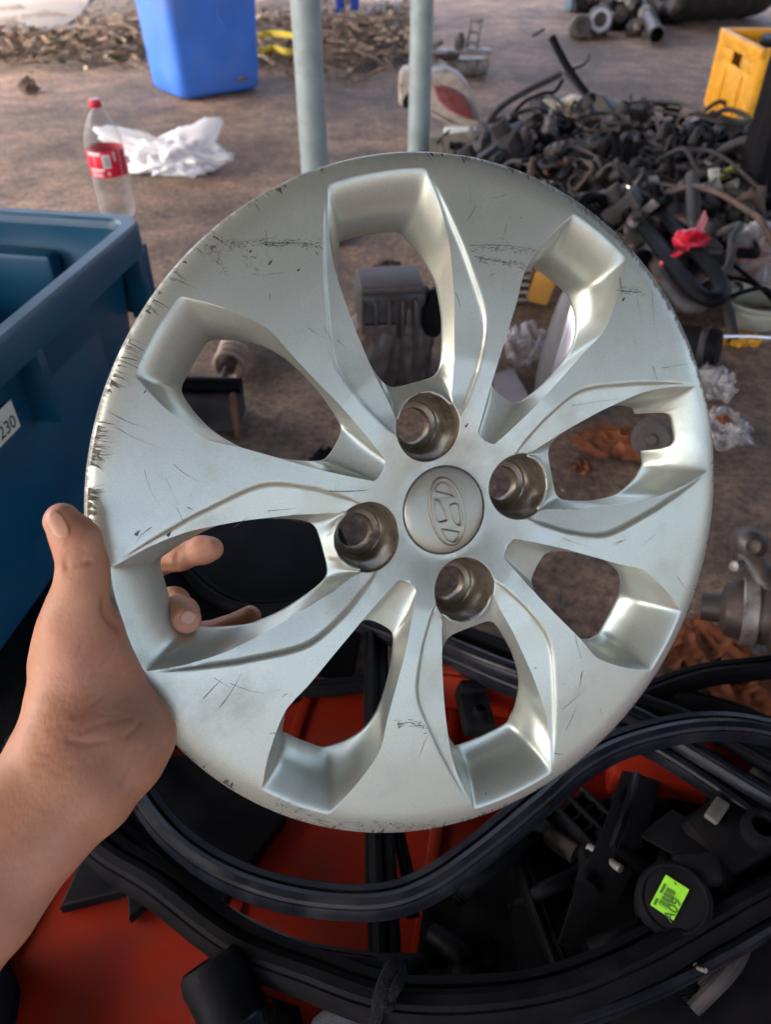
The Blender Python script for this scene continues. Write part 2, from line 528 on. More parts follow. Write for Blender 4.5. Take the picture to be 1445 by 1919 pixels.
def build_cover():
    Ad = dense(A_PAIR); Bd = dense(B_PAIR)
    iM = min(range(len(Ad)), key=lambda i: (Ad[i][0] - 60.3) ** 2 + (Ad[i][1] - 18.2) ** 2)
    # ---- front face, one eighth: polygon boundary
    bnd = []
    rc = 26.6
    def seg(p, q, st=3.0):
        n = max(1, int(math.dist(p, q) / st))
        return [(p[0] + (q[0] - p[0]) * i / n, p[1] + (q[1] - p[1]) * i / n) for i in range(n)]
    bnd += seg((rc, 0), (LUG_C - LUG_R, 0), 1.5)
    M = Ad[iM]
    aM = math.atan2(M[1], M[0] - LUG_C)
    for i in range(48):
        a = math.pi + (aM - math.pi) * i / 48
        bnd.append((LUG_C + LUG_R * math.cos(a), LUG_R * math.sin(a)))
    bnd += [(r[0], r[1]) for r in reversed(Ad[:iM + 1])]      # out along A to its outer centre
    nrim = 40
    bnd += seg((190.5, 0), (200, 0), 1.4)[1:]
    bnd += [(200 * math.cos(math.pi / 4 * i / nrim), 200 * math.sin(math.pi / 4 * i / nrim)) for i in range(nrim)]
    bnd += seg((200 * C45, 200 * S45), b2a(190.3, 0), 1.4)
    bnd += [b2a(r[0], -r[1]) for r in Bd]
    bnd += seg(b2a(48, 0), (rc * C45, rc * S45), 2)[1:]
    bnd += [(rc * math.cos(math.pi / 4 * (1 - i / 30)), rc * math.sin(math.pi / 4 * (1 - i / 30))) for i in range(30)]
    nb = len(bnd)
    pts = list(bnd)
    edges = [(i, (i + 1) % nb) for i in range(nb)]
    poly = np.array(bnd)
    def inside(p, marg):
        x, y = p
        c = False
        j = nb - 1
        for i in range(nb):
            xi, yi = poly[i]; xj, yj = poly[j]
            if (yi > y) != (yj > y) and x < (xj - xi) * (y - yi) / (yj - yi) + xi: c = not c
            j = i
        if not c: return False
        return (((poly - (x, y)) ** 2).sum(1)).min() > marg * marg
    # ring just inside the openings, so that the rounded edge stays narrow
    for src, cv in ((Ad[:iM + 1], lambda u, v: (u, v)), (Bd, lambda u, v: b2a(u, -v))):
        for i in range(1, len(src) - 1):
            t = Vector((src[i + 1][0] - src[i - 1][0], src[i + 1][1] - src[i - 1][1]))
            if t.length < 1e-6: continue
            t.normalize()
            for off in (.45, 1.6):
                for s in (1, -1):
                    p = cv(src[i][0] + s * off * t.y, src[i][1] - s * off * t.x)
                    if inside(p, off * .8): pts.append(p)
    # rings round the lug holes and the hub, so that their edges stay clean
    for off in (.5, 1.5, 2.8):
        for i in range(60):
            a = math.pi * i / 59
            p = (LUG_C + (LUG_R + off) * math.cos(a), (LUG_R + off) * math.sin(a))
            if inside(p, off * .7): pts.append(p)
        for i in range(40):
            a = math.pi / 4 * (i + .5) / 40
            p = ((rc + off) * math.cos(a), (rc + off) * math.sin(a))
            if inside(p, off * .7): pts.append(p)
    # ridge: top and foot of the step
    ridge_pts = []
    for off in (-1.6, 0.0, .5, .85, 1.2, 1.7, 3.3):
        row = []
        for i in range(110):
            u = 46 + (186 - 46) * i / 109
            p = (u, ridge(u) - off * .999)
            if inside(p, 1.2):
                pts.append(p); ridge_pts.append(p); row.append(len(pts) - 1)
        edges += list(zip(row, row[1:]))
    for rr in (191.5, 193.5, 196, 198, 199.2):
        for i in range(1, nrim):
            a = math.pi / 4 * i / nrim
            p = (rr * math.cos(a), rr * math.sin(a))
            if inside(p, .5): pts.append(p)
    taken = np.array(pts)
    st = 3.2
    for iy in range(0, 48):
        for ix in range(8, 64):
            p = (ix * st + (iy % 2) * st / 2, iy * st * .9)
            if math.hypot(*p) < 190 and inside(p, 1.6) and (((taken - p) ** 2).sum(1)).min() > 3.0:
                pts.append(p)
    res = delaunay_2d_cdt([Vector(p) for p in pts], edges, [list(range(nb))], 1, 1e-4)
    fv = [(p.x, p.y) for p in res[0]]; ff = [tuple(f) for f in res[2]]
    V = []; F = []
    def emit(pts3, faces, mirror, rot):
        b = len(V)
        ca, sa = math.cos(rot), math.sin(rot)
        for u, v, z in pts3:
            v2 = -v if mirror else v
            V.append((.001 * (u * ca - v2 * sa), .001 * (u * sa + v2 * ca), .001 * z))
        for f in faces:
            F.append(tuple(b + i for i in (reversed(f) if mirror else f)))
    front = [(u, v, zfront(u, v)) for u, v in fv]
    # ---- walls of an opening (half), lofted from the front edge down to the hole
    T = [0, .012, .035, .07, .12, .2, .3, .4, .5, .6, .7, .8, .88, .94, 1]
    def loft(D, toA, notch=False, sgn=1):
        P = []; nT = len(T)
        icor = max(i for i in range(len(D)) if D[i][0] > 187.5 and i < len(D) // 2)
        for i, (fu, fv_, hu, hv, hz) in enumerate(D):
            a = toA(fu, fv_)
            z0 = zfront(*a)
            w = smooth01((fu - 150) / 37)
            if i <= icor: w = 1
            te = 1.0
            if notch and fu > 150 and hu > 150:
                x = abs(hv + 3.0 * sgn) / 12.5
                if x < 1: te = 1 - .54 * (1 - x ** 6) ** (1 / 3)
            for t in T:
                t = t * te
                ph = t * math.pi / 2
                tx = (1 - w) * t + w * math.sin(ph) ** 1.15
                tz = (1 - w) * t + w * (1 - math.cos(ph)) ** .85
                inner = 1 if hu < 80 and fu < 70 else 0
                if inner: tz = t ** .8
                u = fu + (hu - fu) * tx; v = fv_ + (hv - fv_) * tx
                z = z0 + (hz - z0) * tz
                uu, vv = toA(u, v)
                P.append((uu, vv, z))
            # return lip of the hole edge, towards the back
            P.append((P[-1][0], P[-1][1], P[-1][2] + 2.0))
        nT += 1
        FF = []
        for i in range(len(D) - 1):
            for j in range(nT - 1):
                FF.append((i * nT + j, i * nT + j + 1, (i + 1) * nT + j + 1, (i + 1) * nT + j))
        return P, FF
    ida = lambda u, v: (u, v)
    idb = lambda u, v: b2a(u, -v)
    lA = loft(Ad, ida); lB = loft(Bd, idb)
    # skirt behind the rim
    sk = []; skf = []
    prof = [(200, zfr(200)), (200.5, 4), (200.6, 7), (200.2, 10.5), (198.6, 11.5), (197.2, 11), (197, 6)]
    for i in range(nrim + 1):
        a = math.pi / 4 * i / nrim
        for r, z in prof: sk.append((r * math.cos(a), r * math.sin(a), z))
    m = len(prof)
    for i in range(nrim):
        for j in range(m - 1):
            skf.append((i * m + j, (i + 1) * m + j, (i + 1) * m + j + 1, i * m + j + 1))
    for q in range(4):
        rot = A_ANG + q * math.pi / 2
        for mir in (False, True):
            emit(front, ff, mir, rot)
            if q == 1:
                P_, F_ = loft(Ad, ida, True, -1 if mir else 1)
                emit(P_, F_, mir, rot)
            else:
                emit(*lA, mir, rot)
            emit(*lB, mir, rot)
            emit(sk, skf, mir, rot)
    bm = bmesh.new()
    bv = [bm.verts.new(v) for v in V]
    for f in F:
        try: bm.faces.new([bv[i] for i in f])
        except ValueError: pass
    bmesh.ops.remove_doubles(bm, verts=bm.verts, dist=.00012)
    bmesh.ops.dissolve_degenerate(bm, dist=.00002, edges=bm.edges)
    bmesh.ops.recalc_face_normals(bm, faces=bm.faces)
    fc = max(bm.faces, key=lambda f: f.calc_area())
    # front faces must point to -z
    s = sum(f.normal.z * f.calc_area() for f in bm.faces)
    if s > 0: bmesh.ops.reverse_faces(bm, faces=bm.faces)
    for f in bm.faces: f.smooth = True
    me = bpy.data.meshes.new('face_plate')
    bm.to_mesh(me); bm.free()
    me.materials.append(M_COVER)
    me.set_sharp_from_angle(angle=math.radians(50))
    root = empty('wheel_cover')
    root.matrix_world = Matrix.Translation(w2world((0, 0, 0))) @ (C2W @ WR).to_4x4()
    tag(root, 'scuffed silver plastic wheel cover with eight openings, gripped in a hand', 'wheel cover')
    o = bpy.data.objects.new('face_plate', me)
    COL.objects.link(o); o.parent = root
    md = o.modifiers.new('thick', 'SOLIDIFY'); md.thickness = .0016; md.offset = -1
    # ---- lug sleeves
    for q in range(4):
        rot = A_ANG + q * math.pi / 2
        n = 96; rows = [(20.3, 0, 1), (19.7, .8, 1), (19.3, 3, .8), (18.6, 14, 0), (17.8, 18.5, 0), (16, 22, 0), (14.6, 23, 0), (14.2, 25, 0), (12.2, 26, 0), (11.2, 26.2, 0), (10.6, 27, 0), (10.4, 33, 0), (12.0, 33.2, 0)]
        VV = []; FF = []
        for r, z, k in rows:
            for i in range(n):
                a = 2 * math.pi * i / n
                u = LUG_C + r * math.cos(a); v = r * math.sin(a)
                zt = zfront(LUG_C + LUG_R * math.cos(a), LUG_R * math.sin(a))
                zz = (zt + z) if k else max(z, zt + 3.5)
                VV.append((.001 * (u * math.cos(rot) - v * math.sin(rot)), .001 * (u * math.sin(rot) + v * math.cos(rot)), .001 * zz))
        for j in range(len(rows) - 1):
            for i in range(n):
                i2 = (i + 1) % n
                FF.append((j * n + i, (j + 1) * n + i, (j + 1) * n + i2, j * n + i2))
        mesh_obj('lug_sleeve', VV, FF, M_SLEEVE, root, True, 40)
    # ---- centre cap with its emblem
    cp = MB()
    cp.lathe([(0, 5.0), (8, 5.05), (16, 5.3), (22, 5.8), (25, 6.5), (25.9, 7.0), (26.15, 7.6), (26.2, 9.5)], n=72, caps=False)
    cp.v = [v * .001 for v in cp.v]
    cap = cp.build('center_cap', M_CAP, root, True, 60)
    gv = MB(); gv.lathe([(26.1, 7.3), (26.2, 6.85), (26.75, 6.82), (26.95, 7.0), (27.0, 7.6)], n=96, caps=False); gv.v = [v * .001 for v in gv.v]
    gv.build('cap_groove', M_SCUFF, root)
    loops = [[(-4.4, -19.3), (2.3, -17.5), (7.5, -9.2), (11.0, 0.2), (12.6, 6.5), (11.8, 14.7), (9.1, 19.8), (5.7, 21.1), (0.6, 18.7), (-5.1, 11.7), (-9.1, 2.2), (-10.8, -5.9), (-9.8, -14.0), (-7.6, -17.9)],
             [(-7.8, -11.9), (-7.7, -13), (-6.5, -15.3), (-3.8, -17.3), (-0.5, -16.6), (2.9, -13.5), (5.6, -8.6), (5.2, -8.0), (-0.9, -10.1), (-7, -11.6)],
             [(-7.8, -8.0), (-4.2, -5.6), (-0.2, 0.7), (1.0, 5.3), (.6, 6), (-4.0, 7.1), (-6.3, 5.4), (-8.0, -0.7)],
             [(2.5, -3.8), (5.9, -4.5), (8.7, -2.5), (10.3, 4.3), (9.9, 9.3), (9.3, 9.8), (6.1, 8.2), (3.2, 2.9), (2.0, -1.3)],
             [(-3.2, 10.9), (-2.4, 11), (8.8, 13.3), (9.3, 14), (8.7, 17.1), (5.7, 20.1), (1.7, 18.3), (-1.7, 14.4)]]
    from mathutils.geometry import tessellate_polygon
    ec = Vector((.8, .9)); mj = Vector((.243, .970)); mn = Vector((.970, -.243))
    def chaikin(P, it):
        for _ in range(it):
            Q = []
            for i in range(len(P)):
                p, q = P[i], P[(i + 1) % len(P)]
                Q += [p * .82 + q * .18, p * .18 + q * .82]
            P = Q
        return P
    def capz(x, y): return 5.0 + .8 * (math.hypot(x, y) / 22) ** 2.2
    ell = [ec + mj * 20.9 * math.sin(t) + mn * 10.6 * math.cos(t) for t in [2 * math.pi * k / 96 for k in range(96)]]
    cells = []
    for lp in loops[1:]:
        P = [Vector(p) for p in lp]
        c = sum(P, Vector((0, 0))) / len(P)
        cells.append(chaikin([c + (p - c) * .97 for p in P], 2))
    polys = [ell] + cells
    flat = [p for q in polys for p in q]
    tri = tessellate_polygon([[p.to_3d() for p in q] for q in polys])
    top = [Vector((p.x, p.y, capz(p.x, p.y) - .6)) * .001 for p in flat]
    bot = [Vector((p.x, p.y, capz(p.x, p.y) + .2)) * .001 for p in flat]
    FF = [tuple(t) for t in tri]; n0 = len(flat); base = 0
    for q in polys:
        for i in range(len(q)):
            j = (i + 1) % len(q)
            FF.append((base + i, base + j, n0 + base + j, n0 + base + i))
        base += len(q)
    eb = bmesh.new()
    ev = [eb.verts.new(v) for v in top + bot]
    for f in FF:
        try: eb.faces.new([ev[i] for i in f])
        except ValueError: pass
    bmesh.ops.recalc_face_normals(eb, faces=eb.faces)
    em = bpy.data.meshes.new('emblem_plate'); eb.to_mesh(em); eb.free(); em.materials.append(M_CAP)
    eo = bpy.data.objects.new('emblem_plate', em); COL.objects.link(eo); eo.parent = cap
    for k, q in enumerate(polys):
        e = MB(); e.tube([Vector((p.x, p.y, capz(p.x, p.y) - .55)) * .001 for p in q], .0006 if k else .0008, 8, closed=True)
        e.build('emblem_line', M_LINE, cap)
    return root
COVER = build_cover()
COVER_INV = None
def wheel_scuffs():
    """dark scratches and scrapes in the paint, as slivers just proud of the face"""
    MBS = {M_SCUFF.name: MB(), M_SCRAPE.name: MB()}
    R_ = random.Random(11)
    def zr(x, y):
        r = math.hypot(x, y) * 1000
        a = math.atan2(y, x) - A_ANG
        a = (a + math.pi / 4) % (math.pi / 2) - math.pi / 4
        return zfront(r * math.cos(a), r * math.sin(a)) * .001 - .00022
    def sliver(p, q, w, bend=0.0, n=6, faint=False):
        p = Vector(p).to_2d(); q = Vector(q).to_2d()
        d = q - p
        nrm = Vector((-d.y, d.x))
        if nrm.length < 1e-9: return
        nrm.normalize()
        L = []; Rr = []
        for i in range(n + 1):
            t = i / n
            c = p + d * t + nrm * bend * 4 * t * (1 - t)
            ww = w * (1 - t) ** .7 * (.6 + .8 * R_.random()) * (1 if i else .8)
            L.append(c + nrm * ww / 2); Rr.append(c - nrm * ww / 2)
        V = [(c.x, c.y, zr(c.x, c.y)) for c in L + Rr]
        F = [(i, i + 1, n + 1 + i + 1, n + 1 + i) for i in range(n)]
        MBS[M_SCRAPE.name if faint or R_.random() < .4 else M_SCUFF.name].add(V, F)
    # scrapes that run in from the rim; (from angle, to angle, count, longest)
    for a0, a1, cnt, lmax in ((-178, -158, 190, .014), (-202, -178, 110, .009), (-158, -138, 40, .012), (-138, -112, 10, .007), (-95, -60, 40, .006), (-62, -25, 110, .009), (-25, 25, 80, .007), (25, 60, 55, .007), (60, 115, 70, .006), (115, 140, 22, .006)):
        ncl = max(3, int(abs(a1 - a0) / 2.6)); cl_ = [(a0 + (a1 - a0) * R_.random(), R_.uniform(.15, .9), R_.uniform(-.35, .35), R_.uniform(.35, 1)) for _ in range(ncl)]
        for _ in range(cnt):
            ca_, cs_, sl_, ll_ = R_.choice(cl_)
            a = math.radians(ca_ + R_.gauss(0, cs_))
            r0 = .199; l = ll_ * lmax * R_.random() ** 1.6 + .0012
            s = sl_ + R_.gauss(0, .08) + (.12 if a0 < -150 else 0)
            p = Vector((r0 * math.cos(a), r0 * math.sin(a)))
            dirn = Vector((-math.cos(a + s), -math.sin(a + s)))
            sliver(p, p + dirn * l, R_.uniform(.0002, .0008) * (2.4 if l < .005 else 1), R_.uniform(-.0006, .0006), 5)
    # single scratches, from pixel to pixel on the photograph's face
    for x0, y0, x1, y1, w, b in ((200, 770, 283, 805, .0006, .001), (215, 800, 305, 840, .0006, .001), (325, 870, 380, 905, .0005, .001), (380, 1310, 420, 1268, .0006, 0), (412, 1325, 455, 1255, .0007, .001), (400, 1270, 440, 1295, .0004, 0),
                             (505, 960, 560, 955, .0006, 0), (520, 975, 575, 963, .0005, 0), (440, 990, 470, 970, .0006, 0), (620, 922, 702, 920, .0016, .0005),
                             (270, 880, 300, 950, .0004, .001), (310, 895, 335, 950, .0004, 0), (325, 520, 370, 542, .0008, 0), (395, 465, 410, 455, .002, 0), (950, 420, 942, 455, .0005, 0), (880, 460, 1000, 466, .0006, -.001), (890, 480, 975, 496, .0009, .0005),
                             (1165, 545, 1200, 548, .0014, 0), (1162, 520, 1167, 560, .0008, 0), (1080, 760, 1180, 745, .0004, 0), (1240, 690, 1300, 680, .0005, 0), (1080, 1190, 1098, 1250, .0006, .001), (1092, 1260, 1085, 1300, .0006, 0), (1055, 1330, 1100, 1290, .0005, 0), (1060, 1370, 1085, 1310, .0005, .001),
                             (1040, 1412, 1058, 1415, .0009, 0), (745, 1358, 790, 1352, .0006, 0), (747, 1364, 757, 1360, .0016, 0), (500, 455, 595, 456, .0008, 0), (495, 458, 520, 460, .0016, 0), (400, 440, 420, 455, .0016, 0), (430, 1280, 500, 1300, .0004, .001), (505, 1375, 535, 1372, .0007, 0),
                             (1270, 1080, 1290, 1110, .0008, 0), (1060, 1010, 1110, 1025, .0005, .0005), (880, 350, 885, 400, .0003, 0), (1225, 545, 1230, 620, .0004, .001), (1195, 560, 1205, 610, .0004, 0), (330, 950, 355, 1000, .0004, 0)):
        sliver(px2wheel(x0, y0), px2wheel(x1, y1), w * .6, b, 8)
    for x, y, s in ((507, 491, 1.4), (885, 797, 1.2), (318, 1001, 1.4), (258, 998, 1.5), (560, 505, .8), (470, 470, .8), (478, 482, .7), (1170, 560, 1.3), (272, 733, .8), (912, 1487, .7), (980, 560, .6), (1010, 1255, .6)):
        c = px2wheel(x, y); s *= .001
        sliver((c.x - s * .8, c.y + s), (c.x + s * .8, c.y - s), s * 1.3, 0, 4)
    # smeared bands of grime: many short strokes side by side
    for x0, y0, x1, y1, n_, h_ in ((395, 452, 600, 458, 150, 9), (885, 462, 1000, 468, 70, 7), (890, 480, 985, 500, 90, 7), (1160, 545, 1205, 545, 40, 12), (740, 1352, 795, 1362, 40, 8), (430, 445, 480, 500, 50, 22), (385, 450, 420, 500, 50, 22), (600, 1545, 830, 1552, 130, 12), (515, 1505, 610, 1545, 80, 14)):
        for _ in range(n_):
            t = R_.random(); x = x0 + (x1 - x0) * t + R_.gauss(0, 3); y = y0 + (y1 - y0) * t + R_.gauss(0, h_ * .45)
            l_ = R_.uniform(2, 12); a_ = R_.gauss(math.atan2(y1 - y0, x1 - x0), .5)
            sliver(px2wheel(x, y), px2wheel(x + l_ * math.cos(a_), y + l_ * math.sin(a_)), R_.uniform(.0001, .00055), 0, 3, R_.random() < .7)
    # random hairlines
    for _ in range(90):
        a = R_.uniform(0, 2 * math.pi); r = .2 * math.sqrt(R_.uniform(.35, .93))
        aa = (a - A_ANG) % (math.pi / 4); 
        # keep to the middle of a spoke
        if not (.30 < aa / (math.pi / 4) < .62): continue
        p = Vector((r * math.cos(a), r * math.sin(a))); t = R_.uniform(0, math.pi)
        sliver(p, p + Vector((math.cos(t), math.sin(t))) * R_.uniform(.004, .016), R_.uniform(.0002, .0004), R_.uniform(-.001, .001), 5)
    for nm, m_ in (('scratch_marks', M_SCUFF), ('scrape_marks', M_SCRAPE)):
        q = MBS[m_.name].build(nm, m_, COVER, False)
        q['kind'] = 'stuff'
wheel_scuffs()

# ------------------------------------------------------------------ the hand that holds it
def m_skin():
    m, N, L, B = mat_new('skin')
    tc = N.new('ShaderNodeTexCoord')
    nz = N.new('ShaderNodeTexNoise'); nz.inputs['Scale'].default_value = 22; nz.inputs['Detail'].default_value = 6; nz.inputs['Roughness'].default_value = .6
    L.new(tc.outputs['Object'], nz.inputs['Vector'])
    rp = N.new('ShaderNodeValToRGB')
    rp.color_ramp.elements[0].position = .3; rp.color_ramp.elements[0].color = (.33, .145, .078, 1)
    rp.color_ramp.elements[1].position = .72; rp.color_ramp.elements[1].color = (.47, .24, .143, 1)
    L.new(nz.outputs['Fac'], rp.inputs[0])
    # fine mottling
    n2 = N.new('ShaderNodeTexNoise'); n2.inputs['Scale'].default_value = 260; n2.inputs['Detail'].default_value = 3
    L.new(tc.outputs['Object'], n2.inputs['Vector'])
    mr = N.new('ShaderNodeMapRange'); mr.inputs['To Min'].default_value = .86; mr.inputs['To Max'].default_value = 1.12
    L.new(n2.outputs['Fac'], mr.inputs['Value'])
    mu = N.new('ShaderNodeMix'); mu.data_type = 'RGBA'; mu.blend_type = 'MULTIPLY'; mu.inputs[0].default_value = 1
    L.new(rp.outputs[0], mu.inputs[6]); L.new(mr.outputs[0], mu.inputs[7])
    rd = N.new('ShaderNodeTexNoise'); rd.inputs['Scale'].default_value = 38; rd.inputs['Detail'].default_value = 3
    L.new(tc.outputs['Object'], rd.inputs['Vector'])
    rm = N.new('ShaderNodeMapRange'); rm.inputs['From Min'].default_value = .45; rm.inputs['From Max'].default_value = .75; rm.inputs['To Max'].default_value = .45
    L.new(rd.outputs['Fac'], rm.inputs['Value'])
    rx_ = N.new('ShaderNodeMix'); rx_.data_type = 'RGBA'; L.new(rm.outputs[0], rx_.inputs[0]); L.new(mu.outputs[2], rx_.inputs[6]); rx_.inputs[7].default_value = (.43, .16, .10, 1)
    L.new(rx_.outputs[2], B.inputs['Base Color'])
    B.inputs['Roughness'].default_value = .52
    B.inputs['Specular IOR Level'].default_value = .35
    B.inputs['Subsurface Weight'].default_value = .18
    B.inputs['Subsurface Radius'].default_value = (.009, .0035, .0018)
    B.inputs['Subsurface Scale'].default_value = .6
    v1 = N.new('ShaderNodeTexVoronoi'); v1.feature = 'DISTANCE_TO_EDGE'; v1.inputs['Scale'].default_value = 420
    mp = N.new('ShaderNodeMapping'); mp.inputs['Scale'].default_value = (1, .4, 1); mp.inputs['Rotation'].default_value = (.2, .5, .8)
    L.new(tc.outputs['Object'], mp.inputs[0]); L.new(mp.outputs[0], v1.inputs['Vector'])
    b1 = N.new('ShaderNodeBump'); b1.inputs['Strength'].default_value = .14; b1.inputs['Distance'].default_value = .0012
    L.new(v1.outputs['Distance'], b1.inputs['Height'])
    b2 = N.new('ShaderNodeBump'); b2.inputs['Strength'].default_value = .3; b2.inputs['Distance'].default_value = .0015
    n3 = N.new('ShaderNodeTexNoise'); n3.inputs['Scale'].default_value = 90; n3.inputs['Detail'].default_value = 4
    mp2 = N.new('ShaderNodeMapping'); mp2.inputs['Scale'].default_value = (1, .35, 1); mp2.inputs['Rotation'].default_value = (.1, 0, -.7)
    L.new(tc.outputs['Object'], mp2.inputs[0]); L.new(mp2.outputs[0], n3.inputs['Vector'])
    L.new(n3.outputs['Fac'], b2.inputs['Height']); L.new(b1.outputs[0], b2.inputs['Normal'])
    L.new(b2.outputs[0], B.inputs['Normal'])
    return m
M_SKIN = m_skin()
M_NAIL = mat('nail', (.43, .225, .145), .34, 0, .06, 80, spec=.45, sss=.1)

def pc(px, py, d):
    return np.array([(px - PCX) / FPX * d, (py - PCY) / FPX * d, d], np.float32)

def build_hand():
    mm = .001
    chains = [
        # thumb
        (.006, [(116, 976, .361, 8.4), (143, 1014, .362, 10.8), (154, 1056, .364, 10.9), (153, 1092, .366, 11.8), (147, 1130, .369, 13.2), (141, 1182, .373, 16.0)]),
        # thenar and palm
        (.010, [(141, 1182, .373, 16.0), (138, 1240, .377, 20.2), (141, 1300, .380, 20.0), (135, 1370, .372, 19.5)]),
        (.016, [(180, 1190, .386, 11), (205, 1270, .392, 14.5), (235, 1340, .394, 16.5), (262, 1378, .392, 13.5)]),
        (.016, [(262, 1378, .392, 13.5), (215, 1420, .382, 17.5), (170, 1470, .372, 19)]),
        (.020, [(150, 1230, .415, 15), (175, 1330, .415, 17), (160, 1420, .395, 17)]),
        # forearm: two bones' worth of width
        (.020, [(135, 1370, .372, 18.5), (96, 1425, .364, 17.5), (30, 1500, .356, 18.5), (-60, 1600, .346, 21), (-330, 1890, .315, 28), (-600, 2180, .285, 30)]),
        (.020, [(215, 1420, .382, 17.5), (150, 1488, .368, 18.0), (75, 1585, .356, 18.8), (-20, 1700, .344, 21), (-290, 1990, .312, 28), (-560, 2280, .282, 30)]),
        # fingers behind the rim
        (.008, [(140, 1185, .415, 13), (150, 1130, .440, 9.6), (200, 1058, .466, 8.8), (295, 1052, .466, 8.4), (340, 1043, .462, 7.9), (378, 1032, .459, 8.0), (396, 1027, .457, 6.9)]),
        (.008, [(150, 1240, .418, 13), (120, 1190, .445, 10.5), (190, 1160, .474, 9.2), (280, 1132, .468, 8.8), (325, 1130, .446, 8.8), (340, 1148, .430, 9.0), (348, 1160, .423, 8.4)]),
        (.008, [(160, 1290, .418, 13), (130, 1260, .445, 10.5), (220, 1240, .476, 9), (330, 1200, .476, 8.4), (420, 1182, .468, 7.8), (468, 1157, .461, 7.0)]),
        (.008, [(175, 1340, .415, 13), (160, 1330, .445, 9.5), (240, 1310, .468, 8), (330, 1280, .470, 7.4), (390, 1255, .464, 6.4)]),
    ]
    CH = []
    for k, ch in chains:
        CH.append((k, [(pc(a[0], a[1], a[2]), a[3] * mm) for a in ch]))
    Wm = np.array([list(r) for r in WR], np.float32); Tm = np.array(TV, np.float32)
    def fn(P):
        d = None
        for k, ch in CH:
            e = None
            for (a, ra), (b, rb) in zip(ch, ch[1:]):
                g = sdf_cone(P, a, b, ra, rb)
                e = g if e is None else smin(e, g, .004)
            d = e if d is None else smin(d, e, k)
        # soft unevenness of flesh
        d = d + .0006 * np.sin(P[:, 0] * 190 + 1) * np.sin(P[:, 1] * 160) * np.sin(P[:, 2] * 150 + 2)
        # the rim presses into the palm: keep the cover's own thickness free
        L = (P - Tm) @ Wm
        rr = np.sqrt(L[:, 0] ** 2 + L[:, 1] ** 2)
        slab = np.maximum(np.maximum(rr - .2006, -.0032 - L[:, 2]), L[:, 2] - .0118)
        return np.maximum(d, -slab)
    allp = np.array([np.append(p, r) for _, ch in CH for p, r in ch])
    lo = (allp[:, :3] - allp[:, 3:]).min(0) - .006; hi = (allp[:, :3] + allp[:, 3:]).max(0) + .006
    V, F = surface_nets(fn, lo, hi, .00125)
    V = relax(V, F, 8, .5)
    # creases pressed into the skin: lines given where the photograph shows them, laid on the surface
    def surf(px, py):
        ray = pc(px, py, 1.0); t = .32
        for _ in range(70):
            g = float(fn((ray * t)[None, :].astype(np.float32))[0])
            t += g * .8
            if abs(g) < 3e-5 or t > .55: break
        return (ray * t).astype(float) if t < .5 else None
    Rn = random.Random(3)
    lines = []
    for y0, y1, x0, x1, dp in ((1047, 1036, 122, 160, .0009), (1053, 1046, 121, 156, .0012), (1061, 1050, 121, 168, .0017), (1068, 1058, 122, 152, .0011), (1076, 1068, 122, 145, .0006), (1040, 1029, 124, 152, .0006), (1036, 1041, 152, 188, .0005)):
        lines.append(([(x0, y0), ((x0 + x1) / 2, (y0 + y1) / 2 + 3), (x1, y1)], .0010, dp))
    lines += [([(196, 1128), (197, 1145), (206, 1160), (222, 1175)], .0020, .0020), ([(150, 1372), (170, 1362), (200, 1352), (245, 1345)], .0011, .0005), ([(140, 1342), (185, 1310), (212, 1285), (230, 1262)], .0011, .0005), ([(160, 1285), (195, 1245), (218, 1208)], .0011, .0005),
              ([(262, 1408), (255, 1425), (248, 1440), (232, 1468)], .0014, .0010), ([(148, 1330), (190, 1338), (222, 1340)], .0009, .0004), ([(185, 1362), (205, 1352), (226, 1350)], .0009, .0004), ([(235, 1380), (252, 1365), (262, 1350)], .0010, .0006), ([(130, 1388), (165, 1392), (195, 1388)], .0012, .0006),
              ([(250, 1060), (330, 1066), (332, 1040)], .0012, .0010), ([(338, 1172), (330, 1150), (345, 1142)], .0010, .0003)]
    for _ in range(46):      # fine diagonal lines over the palm
        x = Rn.uniform(140, 250); y = Rn.uniform(1190, 1370); l = Rn.uniform(18, 55); an = Rn.gauss(-.75, .3)
        lines.append(([(x, y), (x + l * .5 * math.cos(an), y + l * .5 * math.sin(an) + Rn.uniform(-3, 3)), (x + l * math.cos(an), y + l * math.sin(an))], .0008, Rn.uniform(.0001, .0003)))
    for _ in range(60):      # short lines across the wrist
        x = Rn.uniform(50, 130); y = Rn.uniform(1310, 1450); l = Rn.uniform(10, 26); an = Rn.gauss(.15, .15)
        lines.append(([(x, y), (x + l * math.cos(an), y + l * math.sin(an))], .0007, Rn.uniform(.0001, .00025)))
    nr_ = np.zeros_like(V)
    fnrm = np.cross(V[F[:, 2]] - V[F[:, 0]], V[F[:, 3]] - V[F[:, 1]])
    for k in range(4):
        for q in range(3): nr_[:, q] += np.bincount(F[:, k], weights=fnrm[:, q], minlength=len(V))
    nr_ /= np.linalg.norm(nr_, axis=1)[:, None] + 1e-12
    if float((nr_ * (V - V.mean(0))).sum(1).mean()) < 0: nr_ = -nr_
    off = np.zeros(len(V))
    for pts_, w, dp in lines:
        S = [surf(*p) for p in pts_]
        S = [q for q in S if q is not None]
        for i_, (a, b) in enumerate(zip(S, S[1:])):
            if np.linalg.norm(b - a) > .03: continue
            lo_ = np.minimum(a, b) - 4 * w; hi_ = np.maximum(a, b) + 4 * w
            m_ = np.where(((V > lo_) & (V < hi_)).all(1))[0]
            if not len(m_): continue
            g = sdf_cone(V[m_], a, b, 0, 0)
            off[m_] = np.maximum(off[m_], dp * np.exp(-(g / w) ** 2 * .5))
    V = V - nr_ * off[:, None]
    c2 = np.array([list(r) for r in C2W])
